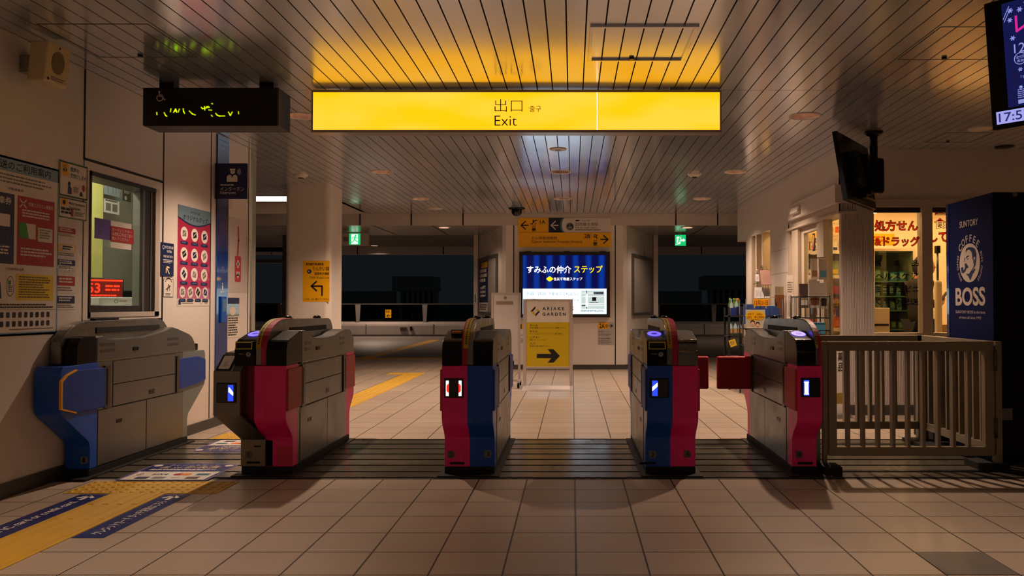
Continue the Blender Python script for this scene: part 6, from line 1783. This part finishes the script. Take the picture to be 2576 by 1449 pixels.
# hand: palm, four fingers and a thumb closed around the phone
hv = [(.13, -.135, 1.095), (.18, -.125, 1.115), (.205, -.12, 1.13)]
m = MB(); m.tube([Vector(v) for v in hv], [.026, .034, .028], M_SKIN, 10)
for i in range(4):
    f = [(.200 + .004 * i, -.118, 1.118 + .014 * i), (.222 + .004 * i, -.112, 1.126 + .014 * i), (.232 + .003 * i, -.098, 1.132 + .014 * i), (.226 + .002 * i, -.086, 1.136 + .014 * i)]
    m.tube([Vector(q) for q in f], [.009, .0085, .008, .006], M_SKIN, 8)
m.tube([Vector(q) for q in ((.178, -.132, 1.13), (.195, -.148, 1.155), (.212, -.142, 1.178))], [.011, .0095, .007], M_SKIN, 8)
m.build('hand', t)
ph = tag(MB().hexa([(-.004, -.036, -.07), (.004, -.036, -.07), (.004, .036, -.07), (-.004, .036, -.07)], [(-.004, -.036, .075), (.004, -.036, .075), (.004, .036, .075), (-.004, .036, .075)], M_BLACK).build('phone', bevel=.003), 'dark phone in the hand of the person in the shop', 'phone')
ph.location = (4.02 + .213, 9.28 - .122, 1.185); ph.rotation_euler = (0, math.radians(38), 0)

# --- racks and goods outside the shop
def wire_basket(name, label, x0, x1, y0, y1, levels, legs, group=None, top=None, slope=0):
    t = thing(name, label, 'rack', (x0, y0, 0), group=group)
    w, d = x1 - x0, y1 - y0
    for i, (a, b) in enumerate(((0, 0), (w, 0), (w, d), (0, d))):
        MB().tube([(a, b, .0), (a, b, legs)], .008, M_DARKMETAL, 8).build('leg', t)
    for (z0, z1) in levels:
        m = MB()
        for z in (z0, z1):
            m.tube([(0, 0, z), (w, 0, z), (w, d, z), (0, d, z), (0, 0, z)], .0055, M_DARKMETAL, 6)
        n = max(3, int(w / .045))
        for i in range(n + 1):
            a = w * i / n
            m.tube([(a, 0, z1), (a, 0, z0), (a, d, z0), (a, d, z1)], .0028, M_DARKMETAL, 5)
        k = max(3, int(d / .06))
        for i in range(1, k):
            b = d * i / k
            m.tube([(0, b, z1), (0, b, z0), (w, b, z0), (w, b, z1)], .0028, M_DARKMETAL, 5)
        m.build('wire_basket', t)
    return t
# shelf rack with bottles
t = thing('bottle_rack', 'narrow black shelf rack of bottles beside the shop', 'rack', (2.03, 10.4, 0))
for a, b in ((0, 0), (.21, 0), (.21, .3), (0, .3)): MB().box(a - .012, a + .012, b - .012, b + .012, 0, 1.06, M_BLACKM).build('post', t)
for z in (.15, .42, .69, .955): MB().box(-.012, .222, -.012, .312, z - .018, z, M_BLACKM).build('shelf_board', t)
M_BOT = mat('clear bottle', (150, 176, 184), .1, spec=.6); M_BOTG = mat('tea bottle', (90, 120, 40), .15)
goods('drinks_tray', 'navy tray on the top of the bottle rack, left side', 'tray', 2.095, 10.415, .955, .07, .06, .10, M_C['blue'], None)
goods('drinks_tray', 'navy tray on the top of the bottle rack, right side', 'tray', 2.178, 10.415, .955, .08, .06, .115, M_C['navy'], None)
goods('bottle', 'light blue capped bottle on the top of the bottle rack', 'bottle', 2.085, 10.50, .955, .05, .05, .215, M_BOT, M_C['white'], None, 'bottle', M_C['sky'])
goods('bottle', 'yellow-green capped bottle on the top of the bottle rack', 'bottle', 2.15, 10.50, .955, .05, .05, .225, M_BOT, M_C['sky'], None, 'bottle', M_C['green'])
for i in range(3): goods('bottle', 'green tea bottle with bright cap behind the navy trays of the rack', 'bottle', 2.085 + i * .053, 10.60, .955, .05, .05, .23, M_BOTG, M_C['dark'], 'tea bottles on the rack', 'bottle', M_C['green'] if i < 2 else M_C['orange'])
for i in range(3): goods('bottle', 'clear bottle with a tan label on the second shelf of the rack', 'bottle', 2.06 + i * .06, 10.42, .69, .052, .05, .19, M_BOT, M_C['tan'], 'clear bottles on the rack', 'bottle', M_C['sky'])
paper('price_tag', 'yellow slanted price tag hanging on the bottle rack', 'price tag', (2.045, 10.38, .545), (.92, 0, .3), (-.3, 0, .92), .085, .09, M_C['yellow'], lambda p: p.dashes(.01, .02, .07, .07, 3, M_INKG))
goods('clear_pack', 'tall clear plastic pack leaning on the bottle rack', 'product', 2.235, 10.30, .0, .06, .05, 1.02, mat('clear plastic pack', (170, 156, 120), .2), M_C['white'], None, 'box')
# basket of blue bags with its signs
wire_basket('wire_rack', 'black wire basket rack heaped with blue bagged goods', 2.08, 2.52, 9.62, 9.98, [(.42, .60), (.80, .96)], 1.165)
wr_ = bpy.data.objects['wire_rack']
MB().tube([(.17, -.006, .94), (.17, -.006, 1.14)], .004, M_DARKMETAL, 6).build('sign_clip', wr_)
k = 0
for (x, y, z, yaw) in ((2.165, 9.65, .81, .1), (2.30, 9.65, .81, -.06), (2.447, 9.65, .81, .06), (2.30, 9.78, .85, .0), (2.44, 9.79, .84, -.1), (2.165, 9.80, .86, .1)):
    w_ = ('at the left front of', 'at the middle front of', 'at the right front of', 'in the middle of', 'at the right back of', 'at the left back of')[k]; k += 1
    goods('bagged_goods', 'blue clear-bagged pack %s the heaped wire basket' % w_, 'product', x, y, z, .125, .09, .24, mat('blue plastic bag', (34, 62, 120), .2, spec=.6), M_C['white'], 'blue bagged goods', 'pouch', yaw=yaw)
goods('bagged_goods', 'clear pack with a white card at the right of the wire basket', 'product', 2.47, 9.90, .95, .075, .05, .14, M_BOT, M_C['white'], None, 'pouch')
def d_date(p): p.text('12月31日', .008, .012, .172, .068, mat('brown red print', (150, 40, 16), .5), 1, .012)
paper('date_sign', 'yellow card reading 12月31日 on the wire basket', 'sign', (2.17, 9.61, 1.080), (1, 0, 0), VZ, .178, .085, M_SIGNY, d_date)
def d_fitty(p):
    Mb = mat('brown red print'); p.rect(0, 0, .235, .09, mat('pale orange print', (226, 170, 130), .5), 1)
    pts = []
    for i in range(40):
        a = 2 * math.pi * i / 40; r = 1 + .06 * math.cos(8 * a)
        pts.append((.118 + .118 * r * math.cos(a), .15 + .06 * r * math.sin(a)))
    p.poly(pts, mat('bright card yellow', (246, 200, 20), .45), 2)
    p.text('FITTY', .035, .155, .105, .18, Mb, 3, .01); p.text('大特価', .125, .155, .205, .18, Mb, 3, .01); p.text('2個', .018, .115, .075, .148, Mb, 3, .02); p.text('¥1,000', .105, .115, .218, .148, Mb, 3, .015); p.dashes(.07, .098, .17, .108, 1, Mb, 3)
    for cx, cy in ((.085, .055), (.145, .035)):
        p.oval(cx, cy + .012, .027, .030, M_INK, 2); p.oval(cx, cy, .022, .025, mat('pale skin print', (236, 196, 166), .5), 3); p.stroke([(cx - .008, cy - .008), (cx + .008, cy - .008)], .003, Mb, 4)
    p.rect(.02, 0, .2, .018, M_C['white'], 3)
paper('price_card', 'yellow cloud price card reading FITTY over two drawn faces', 'sign', (2.064, 9.575, .815), (1, 0, 0), VZ, .235, .222, mat('pale orange print'), d_fitty)
# tote bags hung above
t = thing('hook_stand', 'thin dark stand of hooks behind the wire basket carrying bags', 'stand', (2.44, 10.30, 0))
MB().tube([(0, 0, .0), (0, 0, 1.60)], .010, M_STEELD, 8).build('pole', t); MB().box(-.12, .12, -.1, .1, 0, .02, M_BLACKM).build('base', t)
MB().tube([(-.13, -.07, 1.36), (0, 0, 1.40), (.10, -.07, 1.36)], .005, M_STEELD, 6).build('hook_arm', t); MB().tube([(-.04, -.07, 1.57), (0, 0, 1.59)], .005, M_STEELD, 6).build('hook_arm', t)
def tote(label, x, z, w, h, m_, pat, yaw=0, lean=0, y=10.21):
    t = thing('tote_bag', label, 'bag', (x, y, z), rz=yaw, group='bags hung beside the shop door')
    m = MB(); m.hexa([(-w / 2, -.03, 0), (w / 2, -.03, 0), (w / 2, .03, 0), (-w / 2, .03, 0)], [(-w * .46 + lean, -.012, h), (w * .46 + lean, -.012, h), (w * .46 + lean, .012, h), (-w * .46 + lean, .012, h)], m_)
    m.build('bag_body', t, bevel=.006)
    p = Pan((-w / 2, -.031, 0), (1, 0, 0), (0, .018, h))
    for i in range(5): p.stroke([(w * (.15 + .15 * i), h * .2), (w * (.25 + .12 * i), h * .5), (w * (.12 + .16 * i), h * .75)], .003, pat, 1)
    p.mb.build('bag_print', t)
    MB().tube([(-w * .25 + lean, 0, h - .005), (-w * .22 + lean, 0, h + .05), (0 + lean, 0, h + .065), (w * .22 + lean, 0, h + .05), (w * .25 + lean, 0, h - .005)], .004, m_, 6).build('bag_handle', t)
M_TOTE = mat('white canvas', (196, 196, 200), .8); M_TOTEP = mat('dusty pink bag', (170, 134, 126), .5)
tote('white canvas bag with grey line print hung above the date card', 2.375, 1.175, .125, .14, M_TOTE, M_INKG)
tote('narrow white canvas bag hung right beside the line-print one', 2.475, 1.178, .07, .13, M_TOTE, M_C['silver'])
tote('dusty pink bag hung highest beside the shop doorway', 2.45, 1.345, .135, .185, M_TOTEP, mat('pink line', (150, 110, 104), .5), lean=-.02, y=10.13)
tote('small pale bag half hidden behind the dusty pink bag', 2.345, 1.39, .05, .09, M_TOTE, M_C['tan'], y=10.18)
goods('cardboard_sheet', 'brown cardboard sheet with clear wrap leaning on the shop wall', 'cardboard', 2.585, 10.0, 0, .11, .04, 1.22, M_C['brown'], None)
goods('clear_wrap', 'clear plastic wrap above the brown cardboard by the shop wall', 'plastic wrap', 2.585, 10.01, 1.222, .10, .02, .10, glass_mat('wrap film', (220, 214, 190), .1, .1), None)
def d_ban(p):
    p.dashes(.01, .30, .075, .44, 5, M_INKG, 1, seed=3, fill=.4); p.ring(.042, .26, .022, .02, .004, M_INKG, 1); p.dashes(.02, .02, .06, .22, 14, M_INKG, 1, seed=4, fill=.4)
paper('paper_banner', 'narrow white printed banner leaning on the shop wall', 'banner', (2.585, 9.68, .93), (1, 0, 0), VZ, .083, .525, M_PAPER, d_ban, thick=.004)
goods('banner_box', 'pale carton holding the narrow white banner by the shop wall', 'box', 2.625, 9.66, 0, .09, .08, .93, M_C['white'], None)
# second wire rack by the near corner with hanging packs
wire_basket('wire_rack', 'black wire basket rack by the shop corner pillar holding hanging packs', 2.33, 2.64, 8.22, 8.55, [(.55, .66), (.78, .83), (.96, 1.178)], 1.19)
goods('blue_carton', 'bright blue carton low in the corner wire rack', 'product', 2.50, 8.28, .79, .22, .2, .12, M_C['sky'], None)
goods('product_pouch', 'dark brown pouch leaning in the corner wire rack, leftmost', 'product', 2.383, 8.25, 1.06, .09, .05, .25, mat('brown grey pouch', (96, 78, 74), .3), M_C['white'], None, 'pouch')
goods('product_pouch', 'big silver pouch with a brown panel in the corner wire rack', 'product', 2.494, 8.25, 1.06, .115, .05, .28, mat('silver pouch', (176, 168, 160), .25), M_C['brown'], None, 'pouch')
goods('product_pouch', 'dark-edged silver pouch at the right of the corner wire rack', 'product', 2.588, 8.26, 1.05, .08, .04, .27, mat('silver pouch'), M_C['dark'], None, 'pouch')
t = thing('hook_stand', 'thin dark pole of hooks rising from the corner wire rack', 'stand', (2.56, 8.50, 0))
MB().tube([(0, 0, 0), (0, 0, 1.60)], .008, M_STEELD, 8).build('pole', t); MB().tube([(-.06, -.17, 1.585), (0, 0, 1.59), (.05, -.17, 1.585)], .005, M_STEELD, 6).build('hook_arm', t); MB().box(-.08, .08, -.05, .03, 0, .02, M_BLACKM).build('base', t)
goods('product_pouch', 'white and yellow pack hung above the corner wire rack', 'product', 2.51, 8.31, 1.36, .07, .04, .215, M_C['white'], M_C['tan'], None, 'pouch')
goods('product_pouch', 'grey pack with a pale blue stripe hung above the corner wire rack', 'product', 2.60, 8.31, 1.355, .085, .04, .22, mat('silver pouch'), M_C['sky'], None, 'pouch')
# narrow sign board at the foot of the pillar, and the dark bin inside the fence
t = thing('floor_sign', 'narrow white sign with dark upright letters standing by the pillar foot', 'sign', (2.60, 7.80, 0), rz=math.radians(22))
MB().box(-.06, .06, .0, .03, .04, .80, M_PAPER).build('sign_board', t, bevel=.003)
p = Pan((-.06, -.001, .04), (1, 0, 0), VZ); p.textv('医薬品', .03, .40, .09, .70, M_INK, 1, .01); p.rect(.0, .10, .12, .2, mat('olive yellow print', (160, 130, 50), .5), 1)
p.mb.build('sign_print', t); MB().box(-.08, .08, -.06, .10, 0, .04, M_GREY).build('sign_base', t)
tag(MB().box(2.88, 3.3, 6.42, 6.8, .0, .80, M_BLACKM).build('dark_cabinet', bevel=.01), 'black low cabinet behind the steel fence panel', 'cabinet')
